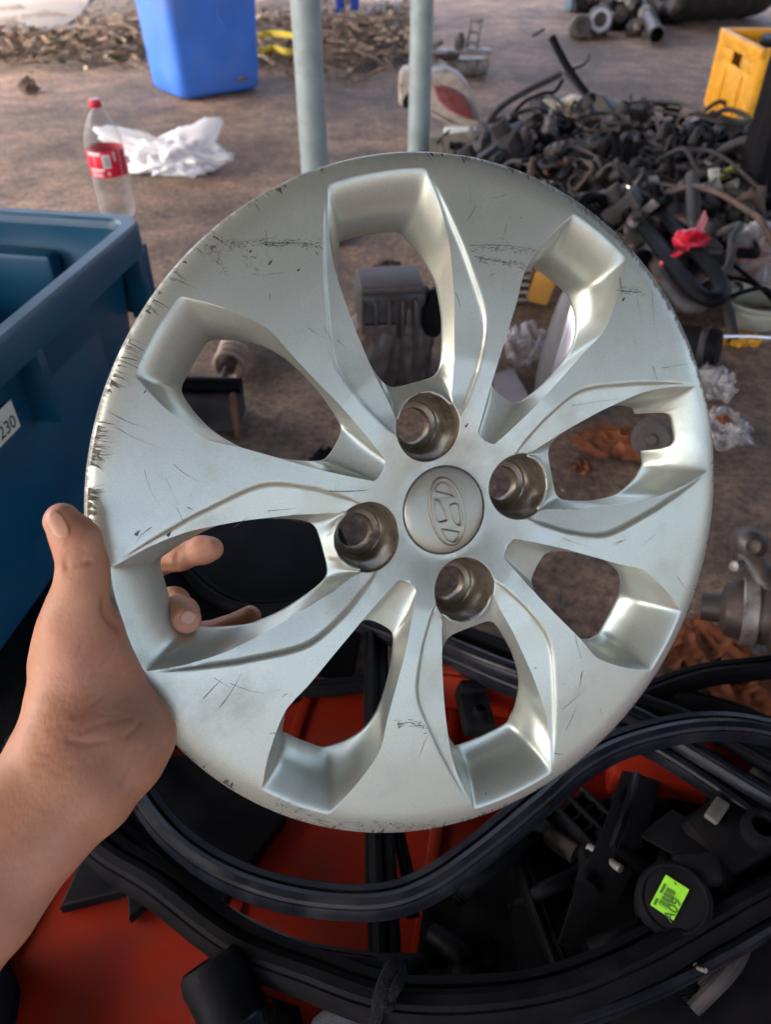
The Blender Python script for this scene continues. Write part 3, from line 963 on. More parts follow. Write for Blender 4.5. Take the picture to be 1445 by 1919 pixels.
    Vw = V @ c2.T + np.array([0, 0, CAM_H])
    o = np_mesh('person', Vw, F, M_SKIN)
    tag(o, 'bare left forearm and hand gripping the rim of the silver wheel cover', 'person')
    # nails: patches laid on the skin where the photograph shows them
    def nail(name, c, ax, ay, n=9):
        """c pixel centre, ax / ay half axes in pixels (vectors)"""
        VV = []; ids = {}
        for j in range(-n, n + 1):
            for i in range(-n, n + 1):
                x, y = i / n, j / n
                if (abs(x) ** 2.6 + abs(y) ** 2.6) > 1.02: continue
                px = c[0] + ax[0] * x + ay[0] * y; py = c[1] + ax[1] * x + ay[1] * y
                ray = pc(px, py, 1.0)
                t = .33
                for _ in range(60):
                    g = float(fn((ray * t)[None, :].astype(np.float32))[0])
                    t += g * .8
                    if abs(g) < 2e-5: break
                if t > .5: continue
                ed = max(abs(x), abs(y), (abs(x) ** 2.6 + abs(y) ** 2.6) ** (1 / 2.6))
                lift = .0005 if ed < .86 else .0005 - .0010 * (ed - .86) / .14
                q = ray * (t - lift)
                ids[(i, j)] = len(VV); VV.append(c2w(*[float(k) for k in q]))
        FF = [(ids[(i, j)], ids[(i + 1, j)], ids[(i + 1, j + 1)], ids[(i, j + 1)]) for (i, j) in ids if (i + 1, j) in ids and (i + 1, j + 1) in ids and (i, j + 1) in ids]
        mesh_obj(name, VV, FF, M_NAIL, o, True)
    nail('thumb_nail', (107, 982), (18, -5), (14, 27))
    nail('finger_nail', (352, 1158), (13, 7), (-8, 13))
build_hand()

# ------------------------------------------------------------------ materials of the place
BLACK_RUBBER = mat('black_rubber', (.0045, .0045, .0055), .55, 0, .3, 40, .15, 300, dirt=(.016, .014, .013), dirt_amt=.3, dscale=25, spec=.07)
STRIP_GLOSS = mat('glossy_rubber', (.007, .008, .012), .3, 0, .3, 40, .1, 300, dirt=(.03, .027, .027), dirt_amt=.3, dscale=20, spec=.22)
BLACK_PLASTIC = mat('black_plastic', (.007, .007, .008), .55, 0, .3, 30, .1, 500, dirt=(.025, .021, .019), dirt_amt=.4, dscale=22, spec=.09)
DUSTY_BLACK = mat('dusty_black', (.026, .023, .022), .65, 0, .4, 30, .2, 300, dirt=(.10, .08, .07), dirt_amt=.7, dscale=20)
WEB_BLACK = mat('black_webbing', (.010, .010, .012), .8, 0, .3, 900, .5, 900, spec=.1)
GREY_METAL = mat('grey_metal', (.24, .22, .20), .5, .55, .3, 40, .2, 200, dirt=(.05, .04, .03), dirt_amt=.8, dscale=30)
DARK_METAL = mat('dark_metal', (.075, .065, .06), .45, .4, .4, 40, .2, 200, dirt=(.10, .05, .03), dirt_amt=.7, dscale=30)
CHROME = mat('bright_metal', (.7, .65, .5), .15, 1, .1)
RUST = mat('rusty_steel', (.17, .075, .04), .8, .1, .4, 40, .4, 200)
BEIGE = mat('beige_plastic', (.36, .31, .26), .5, 0, .15, 30, .05, 300, dirt=(.12, .09, .07), dirt_amt=.6, dscale=18)
CREAM = mat('cream_plastic', (.62, .54, .38), .45, 0, .12, 30, dirt=(.2, .14, .08), dirt_amt=.6, dscale=40)
WHITE_P = mat('white_plastic', (.68, .68, .67), .45, 0, .1, 30, dirt=(.3, .25, .2), dirt_amt=.4, dscale=30)
RED_LENS = mat('red_lens', (.17, .045, .045), .3, 0, .2, 40, dirt=(.2, .13, .11), dirt_amt=.7, dscale=25)
YELLOW_P = mat('yellow_plastic', (.80, .37, .015), .42, 0, .1, 20, .05, 300, dirt=(.35, .17, .04), dirt_amt=.5, dscale=12)
YELLOW_G = mat('yellow_green_plastic', (.50, .55, .04), .45, 0, .15, 30)
YELLOW_B = mat('bright_yellow', (.72, .55, .05), .45, 0, .15, 30)
BLUE_TOTE = mat('blue_tote_plastic', (.004, .056, .11), .36, 0, .12, 12, .06, 160, dirt=(.03, .055, .075), dirt_amt=.35, dscale=7)
BLUE_CAN = mat('blue_can_plastic', (.05, .19, .68), .40, 0, .1, 10, .05, 120, dirt=(.14, .2, .42), dirt_amt=.45, dscale=6)
RED_TRAY = mat('red_tray_plastic', (.20, .013, .0035), .55, 0, .15, 9, .06, 160, dirt=(.105, .026, .018), dirt_amt=.6, dscale=13, spec=.10)
POST_PAINT = mat('post_paint', (.27, .33, .33), .42, .25, .12, 14, .1, 120, dirt=(.15, .15, .13), dirt_amt=.45, dscale=9)
ORANGE = mat('orange_cloth', (.22, .068, .024), .85, 0, .3, 30, .5, 90, dirt=(.12, .05, .02), dirt_amt=.6, dscale=25)
RED_TAPE = mat('red_tape', (.48, .012, .03), .3, 0, .2, 40)
GREY_CLOTH = mat('grey_cloth', (.075, .078, .092), .9, 0, .3, 700, .6, 700)
LOOM_GREY = mat('loom_grey', (.065, .06, .058), .7, 0, .4, 40, .2, 300, dirt=(.16, .13, .11), dirt_amt=.7, dscale=25)
LOOM_BROWN = mat('loom_brown', (.075, .045, .035), .7, 0, .4, 40, .2, 300, dirt=(.13, .10, .08), dirt_amt=.7, dscale=25)
BLACK_CLOTH = mat('black_cloth', (.010, .010, .012), .95, 0, .4, 500, .7, 500, spec=.08)
SILVER = mat('mirror_silver', (.62, .60, .64), .22, .7, .06, 20, dirt=(.22, .2, .2), dirt_amt=.3, dscale=12)
GREENISH = mat('greenish_plastic', (.36, .37, .30), .4, 0, .12, 20, dirt=(.2, .17, .12), dirt_amt=.5, dscale=18)
LABEL_GREEN = mat('green_label', (.26, .62, .03), .5, 0, .06, 60)
PRINT = mat('print_ink', (.02, .03, .015), .6, 0, .1)
PAPER = mat('paper_label', (.62, .62, .53), .7, 0, .1, 60, dirt=(.35, .33, .25), dirt_amt=.4, dscale=60)
TWIG = mat('twig', (.19, .135, .095), .9, 0, .4, 60, .4, 200)
LEAF = [mat('dry_leaf_%d' % i, c, .85, 0, .35, 50) for i, c in enumerate(((.20, .13, .085), (.10, .065, .045), (.32, .24, .16), (.09, .10, .05)))]
RED_LABEL = mat('red_bottle_label', (.62, .008, .035), .35, 0, .08, 40)
PINK = mat('pale_print', (.75, .45, .47), .5, 0, .05)

def m_clear(name, tint=(.93, .93, .93), fac0=.10, fac1=.75, rough=.12, body=(.8, .8, .8)):
    m, N, L, B = mat_new(name)
    B.inputs['Base Color'].default_value = (*body, 1)
    B.inputs['Roughness'].default_value = rough
    B.inputs['Specular IOR Level'].default_value = .8
    tr = N.new('ShaderNodeBsdfTransparent'); tr.inputs[0].default_value = (*tint, 1)
    lw = N.new('ShaderNodeLayerWeight'); lw.inputs[0].default_value = .35
    tc = N.new('ShaderNodeTexCoord')
    nz = N.new('ShaderNodeTexNoise'); nz.inputs['Scale'].default_value = 30; nz.inputs['Detail'].default_value = 4
    L.new(tc.outputs['Object'], nz.inputs['Vector'])
    ad = N.new('ShaderNodeMath'); ad.operation = 'MULTIPLY_ADD'; ad.inputs[1].default_value = .25
    L.new(nz.outputs['Fac'], ad.inputs[0]); L.new(lw.outputs['Facing'], ad.inputs[2])
    mr = N.new('ShaderNodeMapRange'); mr.inputs['From Min'].default_value = .1; mr.inputs['From Max'].default_value = 1.1; mr.inputs['To Min'].default_value = fac0; mr.inputs['To Max'].default_value = fac1
    L.new(ad.outputs[0], mr.inputs['Value'])
    mx = N.new('ShaderNodeMixShader'); L.new(mr.outputs[0], mx.inputs[0]); L.new(tr.outputs[0], mx.inputs[1]); L.new(B.outputs[0], mx.inputs[2])
    L.new(mx.outputs[0], N['Material Output'].inputs[0])
    return m
CLEAR = m_clear('clear_plastic', fac0=.015, fac1=.5, body=(.5, .5, .5), rough=.08)
CLEAR_BAG = m_clear('clear_bag_film', fac0=.16, fac1=.75, rough=.16, body=(.62, .61, .62))
WHITE_BAG = m_clear('white_bag_film', fac0=.58, fac1=.97, rough=.3, body=(.86, .86, .88))

# ------------------------------------------------------------------ more helpers
def wproj(p):
    v = Vector(p) - Vector((0, 0, CAM_H))
    x = v.x; y = -v.y * SP - v.z * CP; z = v.y * CP - v.z * SP
    return (PCX + FPX * x / z, PCY + FPX * y / z, z)
def zof(base, py):
    """height above the base at which a vertical line reaches pixel row py"""
    lo, hi = 0.0, 3.0
    for _ in range(50):
        m = (lo + hi) / 2
        if wproj((base[0], base[1], base[2] + m))[1] > py: lo = m
        else: hi = m
    return lo
def dep(px, py, z=0.0):
    return wproj(on(px, py, z))[2]

def single(mb, name, m, label, cat, group=None, smooth=True, sharp=35):
    """one-mesh thing with its origin at its base"""
    xs = [v.x for v in mb.v]; ys = [v.y for v in mb.v]; zs = [v.z for v in mb.v]
    b = Vector((sum(xs) / len(xs), sum(ys) / len(ys), min(zs)))
    mb.v = [v - b for v in mb.v]
    o = mb.build(name, m, None, smooth, sharp)
    o.location = b
    return tag(o, label, cat, group)
def thing(name, base, label, cat, group=None):
    return tag(empty(name, base), label, cat, group)
def part(mb, name, m, root, smooth=True, sharp=35, top=None):
    """part given in world coordinates under a root that is only translated"""
    t = Vector((0, 0, 0)); r = root
    while r is not None:
        t += r.location; r = r.parent
    mb.v = [v - t for v in mb.v]
    return mb.build(name, m, root, smooth, sharp)

def slab_bm(front, back_off, bev, seg=3):
    bm = bmesh.new()
    a = [bm.verts.new(p) for p in front]
    b = [bm.verts.new(p + back_off) for p in front]
    n = len(a)
    f = bm.faces.new(a); bm.faces.new(list(reversed(b)))
    for i in range(n):
        j = (i + 1) % n
        bm.faces.new((a[j], a[i], b[i], b[j]))
    bmesh.ops.recalc_face_normals(bm, faces=bm.faces)
    if bev > 0:
        es = [e for e in bm.edges if e.verts[0] in a and e.verts[1] in a]
        bmesh.ops.bevel(bm, geom=es, offset=bev, segments=seg, profile=.5, affect='EDGES', clamp_overlap=True)
    bmesh.ops.triangulate(bm, faces=[f for f in bm.faces if len(f.verts) > 4])
    bm.verts.index_update()
    V = [v.co.copy() for v in bm.verts]; F = [[v.index for v in f.verts] for f in bm.faces]
    bm.free()
    return V, F
def up_slab(outline, d, thick, bev=.004, tilt=0.0, smooth_n=0):
    """outline of a thing that stands up, at its depth d, with real thickness; tilt leans its top away"""
    pts = [at(x, y, d) for x, y in outline]
    if smooth_n: pts = spline(pts, smooth_n, True)
    lowest = min(p.z for p in pts)
    if tilt:
        pts = [Vector((p.x, p.y + (p.z - lowest) * tilt, p.z)) for p in pts]
    off = Vector((0, CP, -SP)).normalized() * thick
    off.z = 0; off = off.normalized() * thick
    mb = MB(); mb.add(*slab_bm(pts, off, bev)); return mb
def flat_slab(outline, z, thick, bev=.003, smooth_n=0):
    """outline of a thing that lies flat with its top at height z"""
    pts = [on(x, y, z) for x, y in outline]
    if smooth_n: pts = spline(pts, smooth_n, True)
    mb = MB(); mb.add(*slab_bm(pts, Vector((0, 0, -thick)), bev)); return mb

from mathutils import noise as mnoise
def crumple_mb(c, size, seed, amp=.35, freq=2.2, sub=4, ears=(), flat=True):
    bm = bmesh.new()
    bmesh.ops.create_icosphere(bm, subdivisions=sub, radius=1)
    o = Vector((seed * 3.7, seed * 1.3, seed * 7.1))
    c = Vector(c); sx, sy, sz = size
    V = []
    for v in bm.verts:
        n = v.co.normalized()
        r = 1 + amp * (2 * abs(mnoise.noise(n * freq + o)) - .4) + amp * .5 * (2 * abs(mnoise.noise(n * freq * 2.7 + o)) - .4) + amp * .25 * mnoise.noise(n * freq * 6 + o)
        for ex, ey, ez, k, w in ears:
            dd = (n - Vector((ex, ey, ez)).normalized()).length
            r += k * math.exp(-(dd / w) ** 2)
        p = n * r
        z = p.z
        if flat: z = max(z, -.55 + .08 * mnoise.noise(n * 5 + o))
        V.append(c + Vector((p.x * sx, p.y * sy, (z + (.55 if flat else 0)) * sz)))
    bm.verts.index_update()
    F = [[v.index for v in f.verts] for f in bm.faces]
    bm.free()
    mb = MB(); mb.add(V, F); return mb

def sheet_mb(c, rx, ry, h, seed, nr=22, fold=2.6):
    """crumpled thin sheet or film lying on something"""
    o = Vector((seed * 2.3, seed * 5.1, seed * 1.7)); c = Vector(c)
    na = nr * 4
    V = [c + Vector((0, 0, h * .6))]; F = []
    for j in range(1, nr + 1):
        for i in range(na):
            a = 2 * math.pi * i / na
            R0 = 1 + .38 * mnoise.noise(Vector((math.cos(a) * 1.6, math.sin(a) * 1.6, 0)) + o) + .18 * mnoise.noise(Vector((math.cos(a) * 5, math.sin(a) * 5, 0)) + o)
            r = j / nr * R0
            x, y = r * math.cos(a), r * math.sin(a)
            q = Vector((x * fold, y * fold, 0)) + o
            f = 1 - 2 * abs(mnoise.noise(q)); f2 = 1 - 2 * abs(mnoise.noise(q * 2.3 + Vector((3, 1, 0)))); f3 = mnoise.noise(q * 6)
            z = h * (max(0, f) ** 2.5 * .75 + max(0, f2) ** 2 * .35 + .12 * f3) * (1 - .5 * (j / nr) ** 3) + .002
            x += .10 * mnoise.noise(q * 1.7 + Vector((9, 0, 4))); y += .10 * mnoise.noise(q * 1.7 + Vector((0, 7, 2)))
            V.append(c + Vector((x * rx, y * ry, max(.0015, z))))
    for i in range(na): F.append((0, 1 + i, 1 + (i + 1) % na))
    for j in range(nr - 1):
        for i in range(na):
            i2 = (i + 1) % na
            F.append((1 + j * na + i, 1 + (j + 1) * na + i, 1 + (j + 1) * na + i2, 1 + j * na + i2))
    mb = MB(); mb.add(V, F); return mb

def text_mesh(s, size, name, m, parent, M, bold=False):
    """flat lettering as a mesh; M places its plane (x right, y up), relative to the parent"""
    cu = bpy.data.curves.new(name, 'FONT')
    cu.body = s; cu.size = size; cu.align_x = 'CENTER'; cu.align_y = 'CENTER'
    cu.extrude = .0001; cu.offset = .0
    to = bpy.data.objects.new(name, cu); COL.objects.link(to)
    dg = bpy.context.evaluated_depsgraph_get()
    me = bpy.data.meshes.new_from_object(to.evaluated_get(dg))
    bpy.data.objects.remove(to); bpy.data.curves.remove(cu)
    me.materials.clear(); me.materials.append(m); me.name = name
    o = bpy.data.objects.new(name, me); COL.objects.link(o)
    o.parent = parent; o.matrix_local = M
    return o

# ------------------------------------------------------------------ ground
def m_ground():
    m, N, L, B = mat_new('dirty_concrete')
    tc = N.new('ShaderNodeTexCoord')
    def noise(sc, det, ro=.6):
        n = N.new('ShaderNodeTexNoise'); n.inputs['Scale'].default_value = sc; n.inputs['Detail'].default_value = det; n.inputs['Roughness'].default_value = ro
        L.new(tc.outputs['Object'], n.inputs['Vector']); return n
    a = noise(1.7, 5); b = noise(9, 8, .7); c = noise(75, 6, .75); e = noise(240, 3)
    r1 = N.new('ShaderNodeValToRGB')
    r1.color_ramp.elements[0].position = .32; r1.color_ramp.elements[0].color = (.115, .072, .047, 1)
    r1.color_ramp.elements[1].position = .68; r1.color_ramp.elements[1].color = (.37, .25, .172, 1)
    L.new(b.outputs['Fac'], r1.inputs[0])
    r2 = N.new('ShaderNodeValToRGB')
    r2.color_ramp.elements[0].position = .34; r2.color_ramp.elements[0].color = (.36, .33, .31, 1)
    r2.color_ramp.elements[1].position = .66; r2.color_ramp.elements[1].color = (1.6, 1.56, 1.52, 1)
    L.new(c.outputs['Fac'], r2.inputs[0])
    mu = N.new('ShaderNodeMix'); mu.data_type = 'RGBA'; mu.blend_type = 'MULTIPLY'; mu.inputs[0].default_value = 1
    L.new(r1.outputs[0], mu.inputs[6]); L.new(r2.outputs[0], mu.inputs[7])
    r3 = N.new('ShaderNodeMapRange'); r3.inputs['From Min'].default_value = .38; r3.inputs['From Max'].default_value = .62; r3.inputs['To Min'].default_value = .45; r3.inputs['To Max'].default_value = 1.15
    L.new(a.outputs['Fac'], r3.inputs['Value'])
    m2 = N.new('ShaderNodeMix'); m2.data_type = 'RGBA'; m2.blend_type = 'MULTIPLY'; m2.inputs[0].default_value = 1
    L.new(mu.outputs[2], m2.inputs[6]); L.new(r3.outputs[0], m2.inputs[7])
    L.new(m2.outputs[2], B.inputs['Base Color'])
    rr = N.new('ShaderNodeMapRange'); rr.inputs['To Min'].default_value = .6; rr.inputs['To Max'].default_value = .95
    L.new(b.outputs['Fac'], rr.inputs['Value']); L.new(rr.outputs[0], B.inputs['Roughness'])
    sm = N.new('ShaderNodeMath'); sm.operation = 'ADD'; L.new(c.outputs['Fac'], sm.inputs[0]); L.new(e.outputs['Fac'], sm.inputs[1])
    bp = N.new('ShaderNodeBump'); bp.inputs['Strength'].default_value = .7; bp.inputs['Distance'].default_value = .006
    L.new(sm.outputs[0], bp.inputs['Height']); L.new(bp.outputs[0], B.inputs['Normal'])
    return m
def build_ground():
    n = 150
    def ax(lim, fine, c):
        t = np.linspace(-1, 1, n)
        return c + fine * t + (lim - fine) * np.sign(t) * np.abs(t) ** 5
    X = ax(120, 2.6, .2); Y = ax(120, 3.2, 2.2)
    V = []; 
    for y in Y:
        for x in X:
            near = max(0, 1 - (abs(x) / 6) ** 2) * max(0, 1 - ((y - 2.5) / 6) ** 2)
            z = near * (.006 * mnoise.noise(Vector((x * 2.3, y * 2.3, 0))) + .004 * mnoise.noise(Vector((x * 7, y * 7, 3)))) - .004
            if math.hypot(x, y) < .9: z = min(z, -.003)
            V.append((x, y, z))
    F = [(j * n + i, j * n + i + 1, (j + 1) * n + i + 1, (j + 1) * n + i) for j in range(n - 1) for i in range(n - 1)]
    o = mesh_obj('ground', V, F, m_ground()); o['kind'] = 'structure'
build_ground()

# ------------------------------------------------------------------ unseen shelter over the yard, added to shape the light: roof on posts
def build_shade_roof():
    mb = MB()
    x0, x1, y0, y1, z = -4.2, 8.0, -4.0, 6.4, 2.45
    n = 260
    V = []; 
    for i in range(n + 1):
        x = x0 + (x1 - x0) * i / n
        dz = .018 * math.sin(x * 2 * math.pi / .076)
        V += [Vector((x, y0, z + dz)), Vector((x, y1, z + .35 + dz))]
    F = [(2 * i, 2 * i + 2, 2 * i + 3, 2 * i + 1) for i in range(n)]
    mb.add(V, F)
    o = mb.build('shade_roof', mat('shade_roof_sheet', (.07, .065, .06), .7, .2, .3, 3, dirt=(.06, .035, .025), dirt_amt=.5, dscale=2))  # out of view; dark and wide to keep light off the yard
    o['kind'] = 'structure'
    md = o.modifiers.new('thick', 'SOLIDIFY'); md.thickness = .004
    for k in range(7):
        y = y0 + .15 + (y1 - y0 - .3) * k / 6
        b = MB().box(((x0 + x1) / 2, y, z + (y - y0) / (y1 - y0) * .35 - .06), (x1 - x0 - .1, .05, .07))
        b.build('shade_roof_beam', DARK_METAL, o, False)
build_shade_roof()

def post(name, px, py, d, r, label):
    p = at(px, py, d)
    root = thing(name, (p.x, p.y, 0), label, 'post')
    top = 2.45 + (p.y + 4.0) / 10.4 * .35 - .03
    mb = MB(); mb.lathe([(r, 0.004), (r, .5), (r * 1.004, 1.2), (r, top)], (p.x, p.y, 0), n=28)
    part(mb, 'tube', POST_PAINT, root)
    pl = MB().box((p.x, p.y, .006), (r * 4, r * 4, .012), None, .003)
    part(pl, 'base_plate', DARK_METAL, root)
post('steel_post', 573, 20, 1.60, .0315, 'grey green steel tube post beside the yellow strap ring')
post('steel_post', 791, 20, 2.06, .0315, 'pale grey steel tube post standing in front of the tail lamp')

# black post at the right with ribs
def black_post():
    b = on(1402, 436)
    root = thing('rubber_clad_post', b, 'black square post with long ribs beside the yellow crate', 'post')
    w = .050
    sec = []
    for k in range(4):
        a = math.pi / 2 * k
        for t in (-.8, -.55, -.5, -.15, -.1, .25, .3, .62, .8):
            rr = w * (1 if t in (-.8, -.5, -.15, .25, .62, .8) and abs(t) < .79 else (.95 if abs(t) < .79 else 1))
            x, y = rr, w * t
            sec.append((x * math.cos(a) - y * math.sin(a), x * math.sin(a) + y * math.cos(a)))
    mb = MB(); mb.sweep([b + Vector((0, 0, .0)), b + Vector((0, 0, .6)), b + Vector((0, 0, 2.7))], sec, up=Vector((0, 1, 0)))
    part(mb, 'shaft', BLACK_PLASTIC, root, True, 25)
    f = MB().box(b + Vector((.01, .01, .03)), (.15, .14, .06), rotz(.2), .015)
    part(f, 'foot', BLACK_RUBBER, root)
black_post()

# ------------------------------------------------------------------ blue tote at the left
def tote():
    c0 = Vector((-.318, 1.035, 0))                 # far right corner of the rim
    ry = Vector((-.17, -.985, 0)).normalized()     # along the right wall, towards the viewer
    rx = Vector((ry.y, -ry.x, 0))                  # to the left
    if rx.x > 0: rx = -rx
    Wd, Ln, Hh = .42, .62, .345
    root = thing('storage_tote', c0 + rx * Wd / 2 + ry * Ln / 2, 'deep blue plastic storage tote with a flanged rim and paper number label', 'tote')
    def rr(inset, rad, z):
        pts = []
        cs = [(inset + rad, inset + rad, math.pi), (Wd - inset - rad, inset + rad, 1.5 * math.pi), (Wd - inset - rad, Ln - inset - rad, 0), (inset + rad, Ln - inset - rad, .5 * math.pi)]
        for x, y, a0 in cs:
            for k in range(7):
                a = a0 + math.pi / 2 * k / 6
                p = c0 + rx * (x + rad * math.cos(a)) + ry * (y + rad * math.sin(a))
                pts.append(Vector((p.x, p.y, z)))
        return pts
    def rings(R_):
        mb = MB(); n = len(R_[0])
        V = [p for r in R_ for p in r]
        F = [(j * n + i, j * n + (i + 1) % n, (j + 1) * n + (i + 1) % n, (j + 1) * n + i) for j in range(len(R_) - 1) for i in range(n)]
        mb.add(V, F); return mb, n
    body, n = rings([rr(.050, .03, .006), rr(.046, .034, .0), rr(.044, .034, .02), rr(.028, .03, Hh - .055), rr(.026, .03, Hh - .05), rr(.026, .03, Hh - .012)])
    body.f.append(tuple(range(n)))
    body.f.append(tuple(range(n - 1, -1, -1)))
    part(body, 'outer_wall', BLUE_TOTE, root, True, 30)
    inn, n = rings([rr(.020, .026, Hh - .004), rr(.024, .026, Hh - .02), rr(.034, .026, .16), rr(.040, .026, .14), rr(.052, .026, .02), rr(.07, .02, .012)])
    inn.f.append(tuple((5 * n) + k for k in range(n)))
    part(inn, 'inner_wall', BLUE_TOTE, root, True, 30)
    rim, n = rings([rr(.026, .03, Hh - .02), rr(.004, .034, Hh - .045), rr(.0, .034, Hh - .042), rr(.0, .034, Hh - .006), rr(.003, .033, Hh), rr(.017, .028, Hh), rr(.020, .026, Hh - .004), rr(.0205, .026, Hh - .012)])
    part(rim, 'rim', BLUE_TOTE, root, True, 30)
    # ribs under the rim, on the right wall and the far corner
    for s in (.035, .30, .58):
        rb = MB()
        p = c0 + ry * s + rx * .014
        rb.box((p.x, p.y, Hh - .085), (.030, .012, .09), basis(rx, ry, Vector((0, 0, 1))), .003)
        part(rb, 'rib', BLUE_TOTE, root)
    pb = MB(); p = c0 + rx * .03 + ry * .010
    pb.box((p.x, p.y, Hh - .085), (.05, .016, .10), basis(rx, ry, Vector((0, 0, 1))), .004)
    part(pb, 'corner_stiffener', BLUE_TOTE, root)
    # raised panel on the right wall and a ledge inside
    pn = MB(); p = c0 + ry * .33 + rx * .033
    pn.box((p.x, p.y, .17), (.008, .40, .16), basis(rx, ry, Vector((0, 0, 1))), .003)
    part(pn, 'wall_panel', BLUE_TOTE, root)
    lg = MB(); p = c0 + rx * .24 + ry * .045
    lg.box((p.x, p.y, Hh - .10), (.24, .03, .12), basis(rx, ry, Vector((0, 0, 1))), .008)
    part(lg, 'inner_boss', BLUE_TOTE, root)
    # paper label with its number: find the wall point seen at the pixel
    n_ = -rx
    ray0 = Vector((0, 0, CAM_H)); d = at(2, 798, 1.0) - ray0
    q0 = c0 + rx * .0255
    t = (q0 - ray0).dot(n_) / d.dot(n_)
    lp = ray0 + d * t
    zax = n_; xax = -ry; yax = Vector((0, 0, 1))
    M = Matrix((( xax.x, yax.x, zax.x, 0), (xax.y, yax.y, zax.y, 0), (xax.z, yax.z, zax.z, 0), (0, 0, 0, 1)))
    lb = MB(); lb.box(lp + zax * .001 - xax * .012, (.075, .034, .0012), M.to_3x3())
    lo = part(lb, 'paper_label', PAPER, root, False)
    T = Matrix.Translation(lp + zax * .0021 - xax * .000 - yax * .0055 - root.location) @ M
    text_mesh('1230', .021, 'number_print', PRINT, lo, T)
tote()

# ------------------------------------------------------------------ bottle, bag, blue can
def bottle():
    b = on(224, 408)
    h = zof(b, 185); 
    k = h / .33
    root = thing('soda_bottle', b, 'empty clear soda bottle with red cap and red wrap label', 'bottle')
    R_ = .054 * k
    prof = [(.0, .004), (.035, .002), (.046, .008), (.052, .02), (.0535, .045), (.0505, .06), (.0535, .075), (.0545, .11), (.0545, .125), (.0525, .13), (.0525, .205), (.0545, .212), (.0535, .225), (.047, .25), (.035, .276), (.022, .294), (.0145, .303), (.0138, .309), (.0165, .311), (.0165, .314), (.013, .315), (.013, .32)]
    mb = MB(); mb.lathe([(r * k, z * k) for r, z in prof], b, n=40, caps=False)
    part(mb, 'bottle_shell', CLEAR, root, True, 60)
    cp = MB(); cp.lathe([(.0165 * k, .309 * k), (.0172 * k, .313 * k), (.0165 * k, .327 * k), (.015 * k, .33 * k), (0, .3305 * k)], b, n=28)
    part(cp, 'cap', RED_TAPE, root)
    lab = MB(); lr = .0532 * k
    lab.lathe([(lr, .132 * k), (lr + .0004, .133 * k), (lr + .0004, .202 * k), (lr, .203 * k)], b, n=48, caps=False)
    lo = part(lab, 'wrap_label', RED_LABEL, root, True, 60)
    def patch(a0, a1, z0, z1, m, name, lift=.0012):
        n = 8; V = []; 
        for i in range(n + 1):
            a = math.radians(a0 + (a1 - a0) * i / n)
            for z in (z0, z1): V.append(b + Vector(((lr + lift) * math.cos(a), (lr + lift) * math.sin(a), z * k)))
        q = MB(); q.add(V, [(2 * i, 2 * i + 2, 2 * i + 3, 2 * i + 1) for i in range(n)])
        part(q, name, m, lo, True, None)
    # print on the label as seen: two pale bands, a panel outline, a bar code, a short bar and an upright line of script
    c = math.degrees(math.atan2(-b.y, -b.x)) % 360    # towards the viewer
    Z = lambda t: .132 + .071 * t
    patch(c - 62, c - 18, Z(.86), Z(.97), WHITE_P, 'printed_band')
    patch(c - 62, c - 14, Z(.27), Z(.35), WHITE_P, 'printed_band')
    patch(c - 60, c - 20, Z(.06), Z(.13), PINK, 'printed_band')
    patch(c - 60, c - 22, Z(.17), Z(.21), PINK, 'printed_band')
    patch(c - 42, c - 40, Z(.36), Z(.85), PINK, 'printed_band')
    patch(c - 15, c + 8, Z(.38), Z(.88), WHITE_P, 'bar_code_panel')
    for i in range(9):
        patch(c - 11, c + 4, Z(.44 + .042 * i), Z(.462 + .042 * i), mat('bar', (.1, .1, .1), .6) if i == 0 else bpy.data.materials['bar'], 'bar_code_line', .0018)
    patch(c - 6, c + 2, Z(.10), Z(.24), PINK, 'printed_mark')
    patch(c + 20, c + 25, Z(.62), Z(.98), WHITE_P, 'printed_band')
    for i in range(11):
        patch(c + 37 + (i % 2) * 1.5, c + 43 - (i % 3), Z(.06 + .085 * i), Z(.06 + .085 * i + .06), PINK, 'printed_letter')
bottle()

def bag():
    b = on(330, 318)
    mb = crumple_mb(b, (.125, .075, .055), 2, .34, 1.8, 5, ears=((-.75, .2, .55, 1.25, .38), (.42, .1, .75, 1.35, .30), (.95, -.1, .1, .35, .4)))
    single(mb, 'plastic_bag', WHITE_BAG, 'crumpled white plastic bag lying beside the soda bottle', 'bag', sharp=None)
bag()

